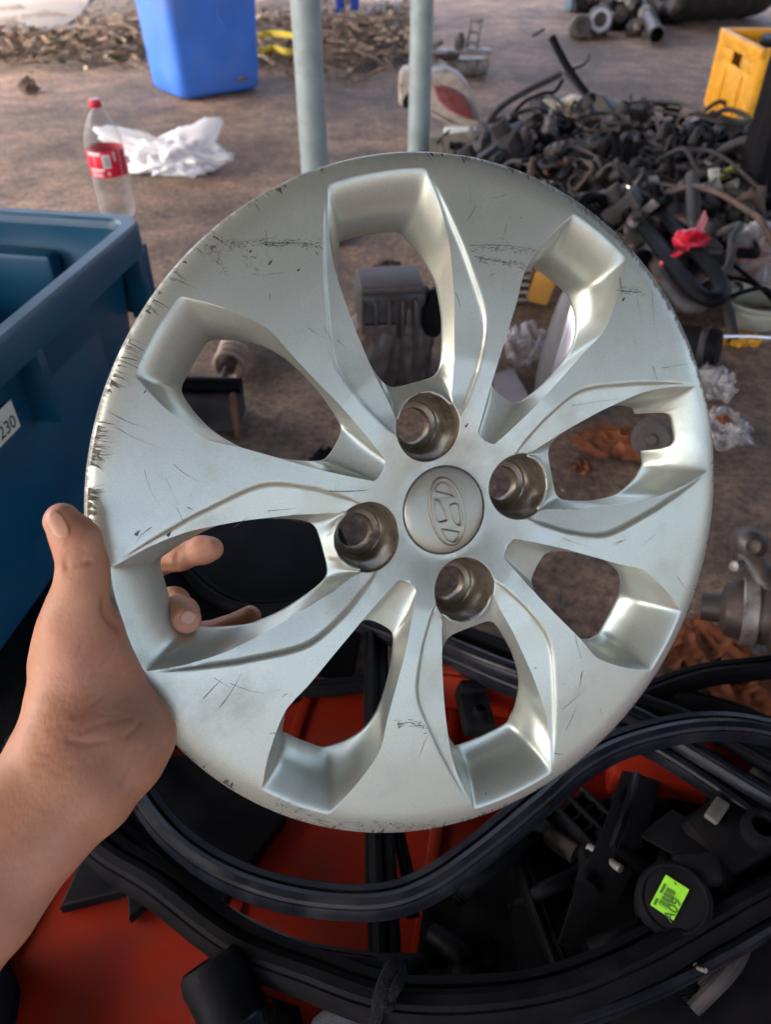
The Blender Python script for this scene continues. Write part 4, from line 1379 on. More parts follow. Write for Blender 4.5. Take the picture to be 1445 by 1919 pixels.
def blue_can():
    cn = on(342, 190); cl = on(284, 166); cr = on(466, 158)
    ex = (cl - cn); ey = (cr - cn)
    ax_ = (ex - ey * 0).normalized()
    # square the two base edges
    a2 = Vector((ax_.x, ax_.y, 0)).normalized(); b2 = Vector((-a2.y, a2.x, 0))
    if b2.dot(ey) < 0: b2 = -b2
    la = ex.length; lb = ey.dot(b2)
    root = thing('water_can', cn + a2 * la / 2 + b2 * lb / 2, 'tall blue plastic can standing near the leaf litter', 'container')
    H = .62
    def ring(g, z, rad=.035):
        pts = []
        cs = [(-g + rad, -g + rad, math.pi), (la + g - rad, -g + rad, 1.5 * math.pi), (la + g - rad, lb + g - rad, 0), (-g + rad, lb + g - rad, .5 * math.pi)]
        for x, y, a0 in cs:
            for k in range(6):
                a = a0 + math.pi / 2 * k / 5
                p = cn + a2 * (x + rad * math.cos(a)) + b2 * (y + rad * math.sin(a))
                pts.append(Vector((p.x, p.y, z)))
        return pts
    Rg = [ring(-.022, .0, .03), ring(-.008, .006), ring(0, .02), ring(.004, .09), ring(.012, .30), ring(.020, .5), ring(.014, .55), ring(-.03, .6), ring(-.05, H)]
    n = len(Rg[0]); mb = MB()
    mb.add([p for r in Rg for p in r], [(j * n + i, j * n + (i + 1) % n, (j + 1) * n + (i + 1) % n, (j + 1) * n + i) for j in range(len(Rg) - 1) for i in range(n)] + [tuple(range(n)), tuple(8 * n + k for k in range(n))])
    part(mb, 'body', BLUE_CAN, root, True, 40)
    # pressed ring on the front wall
    c = cn + b2 * lb * .66 - a2 * .010; c.z = .28
    path = [c + b2 * .045 * math.cos(t) + Vector((0, 0, .05 * math.sin(t))) for t in [2 * math.pi * k / 32 for k in range(32)]]
    tr = MB(); tr.tube(path, .0035, 6, closed=True)
    part(tr, 'pressed_ring', BLUE_CAN, root)
    cp = MB(); c2 = cn + a2 * la * .5 + b2 * lb * .5; c2.z = H
    cp.lathe([(.03, -.005), (.03, .03), (.026, .035), (0, .035)], c2, n=24)
    part(cp, 'screw_cap', BLACK_PLASTIC, root)
blue_can()

# ------------------------------------------------------------------ far ground: slab, leaf litter, sticks, yellow ring
def far_things():
    SOIL = mat('soil', (.10, .072, .054), .95, 0, .5, 25, .9, 60, dirt=(.17, .13, .10), dirt_amt=.6, dscale=9)
    R_ = random.Random(5)
    sl = MB(); pts = [on(x, y, .03) for x, y in ((-160, -40), (190, -40), (150, 30), (110, 52), (40, 72), (-160, 85))]
    sl.add(*slab_bm(pts, Vector((0, 0, -.05)), .006))
    o = sl.build('path', mat('pale_concrete', (.17, .15, .13), .85, 0, .2, 8, .4, 60, dirt=(.16, .12, .09), dirt_amt=.6, dscale=4)); o['kind'] = 'structure'
    # leaves: joined, nobody could count them
    for k, m in enumerate(LEAF):
        mb = MB()
        for _ in range(1100 if k != 3 else 300):
            if R_.random() < .45:
                px, py = R_.uniform(-60, 280), 60 + abs(R_.gauss(0, 26)) * (1 if R_.random() < .75 else -1)
                if py < 50 and px < 150: continue
            else:
                px, py = R_.uniform(440, 790), 70 + R_.gauss(0, 42)
                if px > 690 and py > 110: continue
            py = max(-15, min(150, py))
            if py > 118 and R_.random() < .75: continue
            c = on(px, py, .004 + R_.random() * .05)
            L = R_.uniform(.02, .075); W = L * R_.uniform(.12, .55)
            a = R_.uniform(0, 2 * math.pi)
            M = Matrix.Rotation(a, 3, 'Z') @ Matrix.Rotation(R_.uniform(-.9, .9), 3, 'X') @ Matrix.Rotation(R_.uniform(-.5, .5), 3, 'Y')
            q = [(-L / 2, 0, 0), (-L * .15, W / 2, L * .08), (L * .25, W * .4, L * .05), (L / 2, 0, .1 * L), (L * .25, -W * .4, L * .05), (-L * .15, -W / 2, L * .08), (0, 0, -L * .04)]
            b = len(mb.v)
            mb.add([c + M @ Vector(p) for p in q], [(0, 1, 6), (1, 2, 6), (2, 3, 6), (3, 4, 6), (4, 5, 6), (5, 0, 6)])
        o = mb.build('leaf_litter', m, None, True, None); o['kind'] = 'stuff'
        o['label'] = ['brown dry leaf litter along the far edge of the yard', 'dark rotted leaf litter along the far edge of the yard', 'straw coloured leaf litter along the far edge of the yard', 'greenish weeds in the litter along the far edge'][k]
        o['category'] = 'leaf litter'
    # fine twigs in the litter, joined
    tw = MB()
    for _ in range(420):
        px = R_.uniform(-60, 280) if R_.random() < .45 else R_.uniform(440, 790)
        py = max(-12, min(135, 68 + R_.gauss(0, 32)))
        if py < 48 and px < 150: continue
        c = on(px, py, .012 + R_.random() * .05); a = R_.uniform(0, math.pi); L = R_.uniform(.06, .28)
        d_ = Vector((math.cos(a), math.sin(a), R_.uniform(-.12, .2))) * L / 2
        tw.tube([c - d_, c + Vector((R_.uniform(-.01, .01), R_.uniform(-.01, .01), .006)), c + d_], R_.uniform(.0015, .005), 5)
    o = tw.build('twig_litter', TWIG, None, True, None); o['kind'] = 'stuff'; o['label'] = 'fine dry twigs mixed through the far leaf litter'; o['category'] = 'twigs'
    # dark soil bank under the litter
    for nm_, x0, x1 in (('soil', -120, 285), ('soil', 432, 800)):
        V = []; F = []; nx, ny = 46, 18
        for j in range(ny + 1):
            for i in range(nx + 1):
                fx, fy = i / nx, j / ny
                p = on(x0 + (x1 - x0) * fx, 128 - 122 * fy - 14 * math.sin(fx * 9 + x0))
                ed = min(1, 5 * min(fx, 1 - fx, fy * 1.3, 1.2 - fy))
                V.append((p.x, p.y, -.02 + ed * (.045 + .03 * mnoise.noise(Vector((p.x * 4, p.y * 4, 1))) + .012 * mnoise.noise(Vector((p.x * 17, p.y * 17, 1))))))
        F = [(j * (nx + 1) + i, j * (nx + 1) + i + 1, (j + 1) * (nx + 1) + i + 1, (j + 1) * (nx + 1) + i) for j in range(ny) for i in range(nx)]
        o = mesh_obj(nm_, V, F, SOIL); o['kind'] = 'structure'
    # sticks one can pick out
    st = [((640, 150), (775, 30), .012, 'long grey branch lying aslant between the two steel posts'), ((462, 108), (516, 124), .011, 'pale split stick on the dirt beside the blue can'), ((600, 105), (668, 104), .016, 'short pink brown piece of wood behind the grey green post'),
          ((630, 75), (628, 50), .010, 'upright thin twig stub behind the grey green post'), ((52, 105), (72, 70), .012, 'dark stick leaning in the litter near the concrete path'), ((110, 92), (170, 78), .008, 'thin brown stick in the litter left of the blue can'), ((150, 60), (146, 30), .012, 'short upright stump twig by the concrete path'),
          ((690, 140), (760, 136), .008, 'pale twig lying in front of the long branch'), ((205, 35), (260, 60), .009, 'bent brown twig beside the blue can')]
    for (x0, y0), (x1, y1), r, lab in st:
        a = on(x0, y0, .02); b = on(x1, y1, .03)
        if abs(x1 - x0) < 8: b = Vector((a.x, a.y, .02 + zof(a, y1)))
        m_ = (a + b) / 2 + Vector((R_.uniform(-.03, .03), R_.uniform(-.03, .03), R_.uniform(0, .03)))
        mb = MB(); p = spline([a, a * .7 + m_ * .3 + Vector((.01, .01, 0)), m_, b], 14); mb.tube(p, r, 7, scale=[1.1 - .5 * i / 13 + .12 * math.sin(i * 2.1) for i in range(14)])
        single(mb, 'stick', TWIG, lab, 'stick')
    # a forked side branch
    # yellow strap ring
    pts = [on(x, y, z) for x, y, z in ((475, 92, .09), (478, 72, .11), (500, 63, .11), (545, 66, .11), (575, 74, .10), (570, 92, .09), (540, 97, .085), (512, 90, .085), (490, 95, .085))]
    mb = MB(); mb.sweep(spline(pts, 60, True), [(-.002, -.012), (.002, -.012), (.002, .012), (-.002, .012)], closed=True)
    single(mb, 'strap_ring', YELLOW_B, 'yellow plastic strap ring on the leaf litter beside the blue can', 'strap')
    # blue stool leg with white feet, at the top edge
    b = on(648, 38)
    root = thing('plastic_stool', b, 'dark blue square legged stool with white feet behind the grey green post', 'stool')
    for i, (dx, dy) in enumerate(((-.03, 0), (.055, .01), (-.30, .25))):
        q = MB(); q.box(b + Vector((dx, dy, .33)), (.05, .05, .6), None, .004); part(q, 'leg', mat('dark_blue', (.02, .05, .30), .4) if i == 0 else bpy.data.materials['dark_blue'], root)
        q = MB(); q.box(b + Vector((dx, dy, .02)), (.058, .058, .045), None, .012); part(q, 'foot_cap', WHITE_P, root)
    q = MB(); q.box(b + Vector((-.1, .1, .5)), (.45, .04, .04), rotz(-.7), .004); part(q, 'rail', bpy.data.materials['dark_blue'], root)
    for i, (x, y, s, sd, lab) in enumerate(((618, 36, .05, 3, 'small white crumpled plastic scrap beside the blue stool feet'), (672, 34, .07, 4, 'translucent crumpled plastic scrap right of the blue stool'), (720, 26, .11, 5, 'large translucent plastic film heap behind the long branch'), (182, 86, .05, 6, 'small clear plastic scrap in the litter left of the blue can'))):
        single(sheet_mb(on(x, y), s, s * .8, s * .8, sd), 'plastic_scrap', CLEAR_BAG if i != 0 else WHITE_BAG, lab, 'plastic scrap')
    single(sheet_mb(on(92, 84), .05, .04, .03, 9, 10), 'orange_wrapper', ORANGE, 'orange wrapper in the litter near the concrete path', 'wrapper')
    single(crumple_mb(on(55, 172), (.035, .03, .03), 12, .5, 2.2, 3), 'dirt_clod', LEAF[1], 'dark clod of dirt on bare ground left of the bottle', 'clod')
    # scattered grit
    mb = MB()
    for _ in range(2600):
        y = R_.uniform(.75, 5.5); x = R_.uniform(-.75, .75) * (y * .9 + .5)
        s = .0012 + .004 * R_.random() ** 3
        M = Matrix.Rotation(R_.uniform(0, 6), 3, 'Z')
        V = [M @ Vector((s * a * R_.uniform(.6, 1.2), s * b_ * R_.uniform(.6, 1.2), s * c_ * .7)) + Vector((x, y, s * .3)) for a, b_, c_ in ((1, 0, 0), (-1, 0, 0), (0, 1, 0), (0, -1, 0), (0, 0, 1), (0, 0, -1))]
        mb.add(V, [(0, 2, 4), (2, 1, 4), (1, 3, 4), (3, 0, 4), (2, 0, 5), (1, 2, 5), (3, 1, 5), (0, 3, 5)])
    o = mb.build('grit', mat('grit', (.20, .165, .14), .9, 0, .5, 80), None, False); o['kind'] = 'stuff'
    o['label'] = 'loose grit scattered over the dirty concrete ground'; o['category'] = 'grit'
far_things()

# ------------------------------------------------------------------ lamps, brackets and crates in the background
def tail_lamp():
    d = dep(880, 252)
    out = [(748, 150), (757, 137), (775, 133), (800, 142), (838, 134), (862, 145), (880, 165), (893, 195), (903, 236), (893, 243), (860, 234), (818, 213), (795, 200), (780, 185), (770, 178), (762, 190), (754, 204), (748, 195)]
    b = at(850, 240, d)
    root = thing('tail_lamp', (b.x, b.y, 0), 'beige car tail lamp housing with dull red lens leaning behind the pale post', 'car lamp')
    part(up_slab(out, d, .09, .018, .25), 'housing', BEIGE, root, True, 50)
    lens = [(812, 168), (830, 164), (852, 170), (872, 183), (886, 205), (892, 226), (870, 222), (840, 208), (820, 190)]
    part(up_slab(lens, d - .012, .05, .010, .25), 'red_lens', RED_LENS, root, True, 50)
    edge = [(772, 190), (800, 204), (850, 232), (895, 244), (893, 250), (850, 240), (800, 213), (774, 200)]
    part(up_slab(edge, d - .004, .03, .004, .25), 'lower_lip', BEIGE, root, True, 50)
    tab = [(750, 158), (768, 160), (772, 200), (758, 204), (752, 190)]
    part(up_slab(tab, d + .01, .03, .004, .25), 'mounting_tab', BLACK_PLASTIC, root, True, 50)
    # trim panel below it
    d2 = dep(860, 292)
    out = [(795, 262), (905, 250), (925, 262), (930, 292), (800, 300), (770, 290)]
    b = at(860, 292, d2)
    root = thing('trim_panel', (b.x, b.y, 0), 'dusty grey trim panel with a square socket under the tail lamp', 'trim panel')
    part(up_slab(out, d2, .07, .008, .5), 'panel', DUSTY_BLACK if False else mat('grey_trim', (.15, .135, .12), .7, 0, .2, 30, dirt=(.22, .18, .15), dirt_amt=.6), root, True, 50)
    for x in (848, 862):
        part(up_slab([(x - 5, 270), (x + 4, 270), (x + 4, 281), (x - 5, 281)], d2 - .006, .02, .001, .5), 'socket', BLACK_PLASTIC, root)
    for x0, x1, y in ((834, 880, 246), (890, 935, 248), (970, 990, 248)):
        part(up_slab([(x0, y - 4), (x1, y - 4), (x1 + 2, y + 5), (x0 - 1, y + 5)], dep(860, 285) , .03, .003, .3), 'clip_bar', WHITE_P, root)
tail_lamp()

def bracket():
    b = on(868, 138)
    root = thing('motor_bracket', b, 'dirty grey alloy bracket with an upright slotted arm on bare ground', 'car part')
    k = 1 / ppm(b)
    q = MB(); q.box(b + Vector((0, 0, .028)), (.20, .10, .056), rotz(.2), .012); part(q, 'block', GREY_METAL, root)
    q = MB(); q.box(b + Vector((-.02, .01, .085)), (.27, .085, .012), rotz(.05), .003); part(q, 'plate', GREY_METAL, root)
    q = MB(); q.lathe([(.05, 0), (.055, .01), (.05, .022), (.02, .026), (0, .026)], b + Vector((-.07, .03, .06)), n=24); part(q, 'hub', DARK_METAL, root)
    q = MB(); q.tube(spline([b + Vector((-.12, 0, .05)), b + Vector((-.135, -.02, .10)), b + Vector((-.10, .0, .12))], 10), .012, 8); part(q, 'pipe_stub', GREY_METAL, root)
    base = b + Vector((.035, .05, .09))
    for dx in (-.022, .022):
        q = MB(); q.box(base + Vector((dx + .008, 0, .052)), (.012, .014, .115), Matrix.Rotation(.12, 3, 'Y'), .002); part(q, 'arm_rail', GREY_METAL, root)
    for dz in (.02, .06, .10):
        q = MB(); q.box(base + Vector((.008 + (dz - .07) * .12, 0, dz)), (.05, .012, .012), Matrix.Rotation(.12, 3, 'Y'), .002); part(q, 'arm_rung', GREY_METAL, root)
    q = MB(); q.tube([b + Vector((.10, -.02, .09)), b + Vector((.108, -.02, .03))], .006, 8); part(q, 'bolt', CHROME, root)
    q = MB(); q.lathe([(.022, 0), (.024, .03), (.015, .06), (0, .06)], base + Vector((-.055, -.01, 0)), n=16); part(q, 'solenoid', DARK_METAL, root)
bracket()

def top_right():
    # alternator with a steel ring, facing the viewer
    for (x, y, r, ring, lab) in ((1121, 42, .070, True, 'black alternator with a bright steel ring in front of the tyres'), (1086, 48, .055, False, 'black pulley wheel leaning against the ringed alternator')):
        b = on(x, y + 26)
        root = thing('alternator' if ring else 'pulley', b, lab, 'car part')
        c = b + Vector((0, 0, r + .004))
        M = frame_from((-.15, -1, .25))
        q = MB(); q.lathe([(0, -.14), (r * .8, -.14), (r, -.12), (r, -.02), (r * .92, 0), (r * .5, .004), (r * .45, -.02), (0, -.02)], c, M, 36); part(q, 'casing', DARK_METAL, root)
        if ring:
            q = MB(); q.lathe([(r * .48, .006), (r * .5, .016), (r * .78, .016), (r * .8, .004)], c, M, 36, False); part(q, 'steel_ring', mat('ring_steel', (.42, .44, .46), .4, .6, .1), root)
            for k in range(3):
                a = k * 2.1 + .5
                q = MB(); q.lathe([(.008, 0), (.008, .012), (0, .012)], c + M @ Vector((r * .9 * math.cos(a), r * .9 * math.sin(a), 0)), M, 10); part(q, 'bolt', GREY_METAL, root)
        else:
            for k in range(4):
                q = MB(); q.lathe([(r * (.97), -.02 - .02 * k), (r * 1.04, -.026 - .02 * k), (r * .97, -.032 - .02 * k)], c, M, 30, False); part(q, 'belt_groove', DARK_METAL, root)
    b = on(1078, 22)
    single(MB().box(b + Vector((0, .05, .12)), (.10, .12, .24), rotz(.2), .01), 'blue_grey_box', mat('blue_grey', (.10, .15, .2), .6, 0, .2, 20), 'small blue grey box behind the black pulley wheel', 'box')
    # pipe
    a = on(1232, 66, .045); e = on(1203, 8, .05)
    root = thing('exhaust_pipe', on(1220, 40), 'short brown steel exhaust pipe lying with its open end forward', 'pipe')
    ax_ = (e - a)
    q = MB(); M = frame_from(ax_); L = ax_.length
    q.lathe([(.034, 0), (.040, 0), (.042, .01), (.040, .02), (.040, L), (.034, L), (.034, .0)], a, M, 24, False); part(q, 'pipe', DARK_METAL, root)
    q = MB(); q.lathe([(.040, L * .55), (.048, L * .56), (.048, L * .62), (.040, L * .63)], a, M, 24, False); part(q, 'clamp', GREY_METAL, root)
    # dark castings crowded round the alternator
    R2 = random.Random(44)
    for k, (x, y, s_, lab) in enumerate(((1150, 40, .085, 'dark cast gearbox piece just right of the ringed alternator'), (1172, 22, .10, 'black casting with a round flange behind the exhaust pipe'), (1105, 8, .11, 'black casting behind the ringed alternator'), (1188, 52, .05, 'small dark lump of metal beside the exhaust pipe'), (1258, 30, .08, 'dark casting right of the exhaust pipe end'), (1140, 10, .09, 'dark finned casting in the back of the machine parts'))):
        b = on(x, y + 14)
        root = thing('engine_casting', b, lab, 'car part')
        part(crumple_mb(b, (s_ * .9, s_ * .7, s_), 90 + k, .22, 1.6, 4), 'casting', DARK_METAL if k % 2 else BLACK_PLASTIC, root, True, None)
        M = frame_from((R2.uniform(-.6, .4), -1, R2.uniform(0, .6)))
        q = MB(); q.lathe([(0, .03), (s_ * .25, .03), (s_ * .3, .02), (s_ * .5, .015), (s_ * .5, -.03)], b + Vector((R2.uniform(-.02, .02), -s_ * .5, s_ * .9)), M, 24); part(q, 'flange', DARK_METAL if k % 2 == 0 else GREY_METAL, root)
    # row of old tyres
    for k in range(5):
        x = 1262 + 34 * k
        b = on(x, 47 - 2 * k)
        root = thing('tyre', b, 'worn black tyre standing in the row behind the yellow crate', 'tyre', 'tyres standing in a row')
        R0 = .27; c = b + Vector((0, .14, R0))
        M = frame_from((.97, .22, .05 + .03 * k), Vector((0, 1, 0)))
        prof = [(.17, -.06), (.19, -.075), (.24, -.08), (.262, -.065), (.27, -.05)] 
        pr = prof + [(.272, -.03), (.266, -.025), (.272, -.02), (.272, .02), (.266, .025), (.272, .03)] + [(r, -z) for r, z in reversed(prof)] + [(.175, .05), (.175, -.05), (.17, -.06)]
        q = MB(); q.lathe(pr, c, M, 48, False); part(q, 'carcass', DUSTY_BLACK, root)
top_right()

def yellow_crate():
    c0 = on(1385, 262); c1 = on(1318, 207)
    ey = Vector(((c1 - c0).x, (c1 - c0).y, 0)); ln = ey.length; ey.normalize()
    ex = Vector((ey.y, -ey.x, 0)); wd = .30
    h = zof(c1, 52)
    root = thing('bottle_crate', c0 + ex * wd / 2 + ey * ln / 2, 'yellow plastic bottle crate with a handle slot beside the black post', 'crate')
    B3 = basis(ex, ey, Vector((0, 0, 1)))
    def bx(name, x0, x1, y0, y1, z0, z1, bev=.004, m=YELLOW_P):
        c = c0 + ex * (x0 + x1) / 2 + ey * (y0 + y1) / 2; c.z = (z0 + z1) / 2
        q = MB(); q.box(c, (x1 - x0, y1 - y0, z1 - z0), B3, bev); part(q, name, m, root)
    t = .008
    ha, hb = ln * .42, ln * .64; hz0, hz1 = h * .68, h * .82
    # long walls with handle slots
    for side, x0 in (('l', .004), ('r', wd - .012)):
        bx('side_wall', x0, x0 + t, .01, ln - .01, .02, hz0)
        bx('side_wall', x0, x0 + t, .01, ha, hz0, hz1)
        bx('side_wall', x0, x0 + t, hb, ln - .01, hz0, hz1)
        bx('side_wall', x0, x0 + t, .01, ln - .01, hz1, h - .02)
    bx('end_wall', .012, wd - .012, .004, .012, .02, h - .02)
    bx('end_wall', .012, wd - .012, ln - .012, ln - .004, .02, h - .02)
    bx('floor', .01, wd - .01, .01, ln - .01, .0, .012)
    # bands and corner posts
    for z0, z1, g in ((.0, .035, 0), (h - .03, h, -.006)):
        bx('band', g, .014, g, ln - g, z0, z1); bx('band', wd - .014, wd - g, g, ln - g, z0, z1)
        bx('band', .014, wd - .014, g, .014, z0, z1); bx('band', .014, wd - .014, ln - .014, ln - g, z0, z1)
    for x in (0, wd):
        for y in (0, ln):
            c = c0 + ex * (x + (.016 if x == 0 else -.016)) + ey * (y + (.016 if y == 0 else -.016))
            q = MB(); q.lathe([(.024, .03), (.024, h - .025)], c, n=20); part(q, 'corner_post', YELLOW_P, root)
    for f in (.3, .7):
        bx('rib', -.003, .006, ln * f - .006, ln * f + .006, .03, h * .62, .002)
    bx('rib', wd * .5 - .006, wd * .5 + .006, -.003, .006, .03, h - .03, .002)
    # what stands in the crate
    c = c0 + ex * wd * .55 + ey * ln * .45; c.z = .012
    root2 = thing('engine_mount', c, 'grey machined part with a dark flange standing inside the yellow crate', 'car part')
    q = MB(); q.lathe([(.05, 0), (.05, h * .85), (.10, h * .88), (.105, h * .93), (.10, h * .97)], c, n=28); part(q, 'flange', BLACK_PLASTIC, root2)
    q = MB(); q.lathe([(.055, h * .97), (.05, h + .03), (.06, h + .05), (.045, h + .16), (.02, h + .18), (0, h + .18)], c, n=24); part(q, 'neck', GREY_METAL, root2)
    q = MB(); q.tube(spline([c + Vector((-.05, -.03, h + .02)), c + Vector((-.09, -.05, h + .10)), c + Vector((-.10, -.02, h + .2))], 12), .006, 8); part(q, 'red_lead', RED_TAPE, root2)
yellow_crate()

# ------------------------------------------------------------------ the heap of salvaged parts
def heap_h(x, y):
    """height of the heap over the ground"""
    px, py, _ = wproj((x, y, 0))
    u = (px - 1165) / 330; v = (y - 2.1) / .75
    return .02 + .12 * max(0, 1 - u * u) ** .6 * max(0, 1 - v * v) ** .6

def sampled(R_, n):
    out = []
    while len(out) < n:
        px = R_.uniform(890, 1425); py = R_.uniform(255, 600)
        if py > 520 and not (1170 < px < 1345): continue
        if py < 285 - (px - 900) * .05 - R_.random() * 20: continue
        if px < 1000 and py > 380: continue
        out.append(on(px, py))
    return out

def heap():
    R_ = random.Random(21)
    # cables and hoses
    kinds = [('cable', .0045, BLACK_RUBBER, 'thin dark cable tangled in the heap of salvaged parts', 'cable', 'cables in the parts heap', 95),
             ('cable', .0065, DUSTY_BLACK, 'dusty wiring loom tangled in the heap of salvaged parts', 'cable', 'dusty looms in the parts heap', 70),
             ('hose', .012, BLACK_RUBBER, 'thick black rubber hose bent in the heap of salvaged parts', 'hose', 'hoses in the parts heap', 34),
             ('hose', .010, DUSTY_BLACK, 'dusty ribbed hose bent in the heap of salvaged parts', 'hose', 'ribbed hoses in the parts heap', 26)]
    for name, r, m, lab, cat, grp, cnt in kinds:
        for c in sampled(R_, cnt):
            L = R_.uniform(.12, .45) if r < .008 else R_.uniform(.10, .32)
            a = R_.uniform(0, 2 * math.pi)
            pts = []
            p = c.copy(); zz = heap_h(c.x, c.y) * R_.uniform(.25, 1.15) + r
            kz = R_.uniform(.0, .05)
            turn = R_.uniform(-1.2, 1.2)
            for i in range(6):
                q = p.copy(); q.z = max(r, zz + kz * math.sin(i * 1.1 + a) + R_.uniform(-.012, .012)); pts.append(q)
                a += turn + R_.uniform(-.5, .5)
                p = p + Vector((math.cos(a), math.sin(a), 0)) * L / 5
            n = 30
            path = spline(pts, n)
            mb = MB()
            if 'ribbed' in lab:
                path = spline(pts, 64); mb.tube(path, r, 8, scale=[1 + .16 * (i % 2) for i in range(64)])
            else:
                mb.tube(path, r * R_.uniform(.75, 1.25), 7)
            mm_ = m
            if r < .011: mm_ = R_.choice([m, m, LOOM_GREY, LOOM_BROWN, DUSTY_BLACK])
            single(mb, name, mm_, lab, cat, grp, sharp=60)
    # plugs, boxes, caps and brackets
    cnt = {}
    defs = [('plug', BLACK_PLASTIC, 'small black connector plug lying in the heap of salvaged parts', 'connectors in the parts heap', 46), ('housing', DUSTY_BLACK, 'dusty dark plastic housing in the heap of salvaged parts', 'housings in the parts heap', 40),
            ('bracket', GREY_METAL, 'small dirty metal bracket in the heap of salvaged parts', 'brackets in the parts heap', 20), ('cylinder', DARK_METAL, 'short dark metal cylinder part in the heap of salvaged parts', 'cylinders in the parts heap', 22)]
    for kind, m, lab, grp, n in defs:
        for c in sampled(R_, n):
            M = (Matrix.Rotation(R_.uniform(0, 6.3), 3, 'Z') @ Matrix.Rotation(R_.uniform(-.9, .9), 3, 'X') @ Matrix.Rotation(R_.uniform(-.9, .9), 3, 'Y'))
            p = c.copy(); p.z = heap_h(c.x, c.y) * R_.uniform(.3, 1.0) + .016
            mb = MB()
            if kind == 'plug':
                s = R_.uniform(.7, 1.4)
                mb.box(p, (.026 * s, .018 * s, .014 * s), M, .003); mb.box(p + M @ Vector((.017 * s, 0, 0)), (.012 * s, .013 * s, .010 * s), M, .001); mb.box(p + M @ Vector((0, 0, .008 * s)), (.016 * s, .006 * s, .004 * s), M)
            elif kind == 'housing':
                s = R_.uniform(.9, 2.0)
                mb.box(p, (.07 * s, .05 * s, .026 * s), M, .006); mb.lathe([(.014 * s, 0), (.014 * s, .02 * s), (.009 * s, .022 * s), (.009 * s, .012 * s)], p + M @ Vector((.012 * s, 0, .012 * s)), M, 14); mb.box(p + M @ Vector((-.042 * s, 0, 0)), (.018 * s, .024 * s, .008 * s), M, .002)
            elif kind == 'bracket':
                mb.box(p, (.07, .02, .004), M, .001); mb.box(p + M @ Vector((.033, 0, .018)), (.004, .02, .038), M, .001); mb.lathe([(.006, 0), (.006, .008)], p + M @ Vector((-.02, 0, .002)), M, 8)
            else:
                s = R_.uniform(.6, 1.2)
                mb.lathe([(.018 * s, -.03 * s), (.022 * s, -.028 * s), (.022 * s, 0), (.017 * s, .004 * s), (.017 * s, .025 * s), (.009 * s, .03 * s), (.009 * s, .045 * s), (0, .045 * s)], p, M, 16)
            single(mb, {'plug': 'connector_plug', 'housing': 'plastic_housing', 'bracket': 'metal_bracket', 'cylinder': 'metal_cylinder'}[kind], m, lab, 'car part', grp, sharp=40)
    # ---- pieces one can pick out
    def hose(pts, r, m, lab, name='hose', cat='hose', n=40, sect=None, ribs=False):
        path = spline(pts, n); mb = MB()
        if sect: mb.sweep(path, sect)
        else: mb.tube(path, r, 10, scale=[1 + .12 * (i % 2) for i in range(n)] if ribs else None)
        return single(mb, name, m, lab, cat, sharp=60)
    dh = dep(1000, 262)
    A = lambda x, y, d=dh: at(x, y, d)
    hose([on(915, 300, .02), A(903, 262), A(912, 235), A(940, 200), A(985, 172), A(1030, 150), A(1052, 138)], .010, DUSTY_BLACK, 'arched grey wiring loom rising over the left end of the heap', 'wiring_loom', 'loom')
    hose([A(960, 215), A(985, 190), A(1020, 175), A(1040, 172), A(1055, 150)], .006, BLACK_RUBBER, 'thin black lead beside the arched wiring loom', 'cable', 'cable')
    hose([A(1035, 70), A(1055, 110), A(1080, 150), A(1110, 190), A(1128, 225), A(1145, 262), on(1160, 320, .03)], .013, BLACK_RUBBER, 'long black bundled loom leaning up out of the heap', 'wiring_loom', 'loom')
    hose([A(1060, 135), A(1085, 165), A(1112, 200), A(1125, 230)], .007, DUSTY_BLACK, 'grey tube running beside the long leaning loom', 'cable', 'cable')
    hose([A(1075, 128), A(1092, 122), A(1102, 112), A(1104, 102)], .005, DARK_METAL, 'short brass tipped wire hooked off the leaning loom', 'cable', 'cable')
    hose([A(998, 68), A(1020, 55)], .004, DUSTY_BLACK, 'thin dark rod end above the leaning loom', 'rod', 'rod', n=6)
    hose([on(1030, 345, .03), on(1025, 330, .06), on(1045, 310, .08), on(1075, 318, .07), on(1085, 345, .03)], .013, RUST, 'rusty curved pipe in the heap just above the wheel cover', 'pipe', 'pipe')
    # cream cap and reservoir
    c = A(1025, 203, dh + .05); M = frame_from((-.2, -1, .2))
    root = thing('filler_cap', (c.x, c.y, 0), 'round cream plastic cap with a black gasket standing in the heap', 'cap')
    q = MB(); q.lathe([(0, .012), (.026, .012), (.030, .006), (.030, -.02)], c, M, 24); part(q, 'cap_face', CREAM, root)
    q = MB(); q.lathe([(.031, -.02), (.036, -.022), (.036, -.045), (.028, -.05)], c + Vector((-.012, 0, 0)), M, 24); part(q, 'gasket', BLACK_RUBBER, root)
    q = MB(); q.box(c + Vector((-.05, .02, -.03)), (.012, .02, .09), None, .003); part(q, 'clip', CREAM, root)
    c = A(1080, 200, dh + .10)
    root = thing('washer_reservoir', (c.x, c.y, 0), 'pale yellow translucent reservoir bottle with an amber end behind the heap', 'reservoir')
    part(crumple_mb(c - Vector((0, 0, .05)), (.075, .06, .055), 31, .10, 1.2, 4), 'reservoir_body', CREAM, root, True, None)
    q = MB(); q.box(c + Vector((.01, -.03, -.068)), (.06, .04, .035), rotz(.2), .008); part(q, 'amber_end', mat('amber', (.45, .16, .02), .3), root)
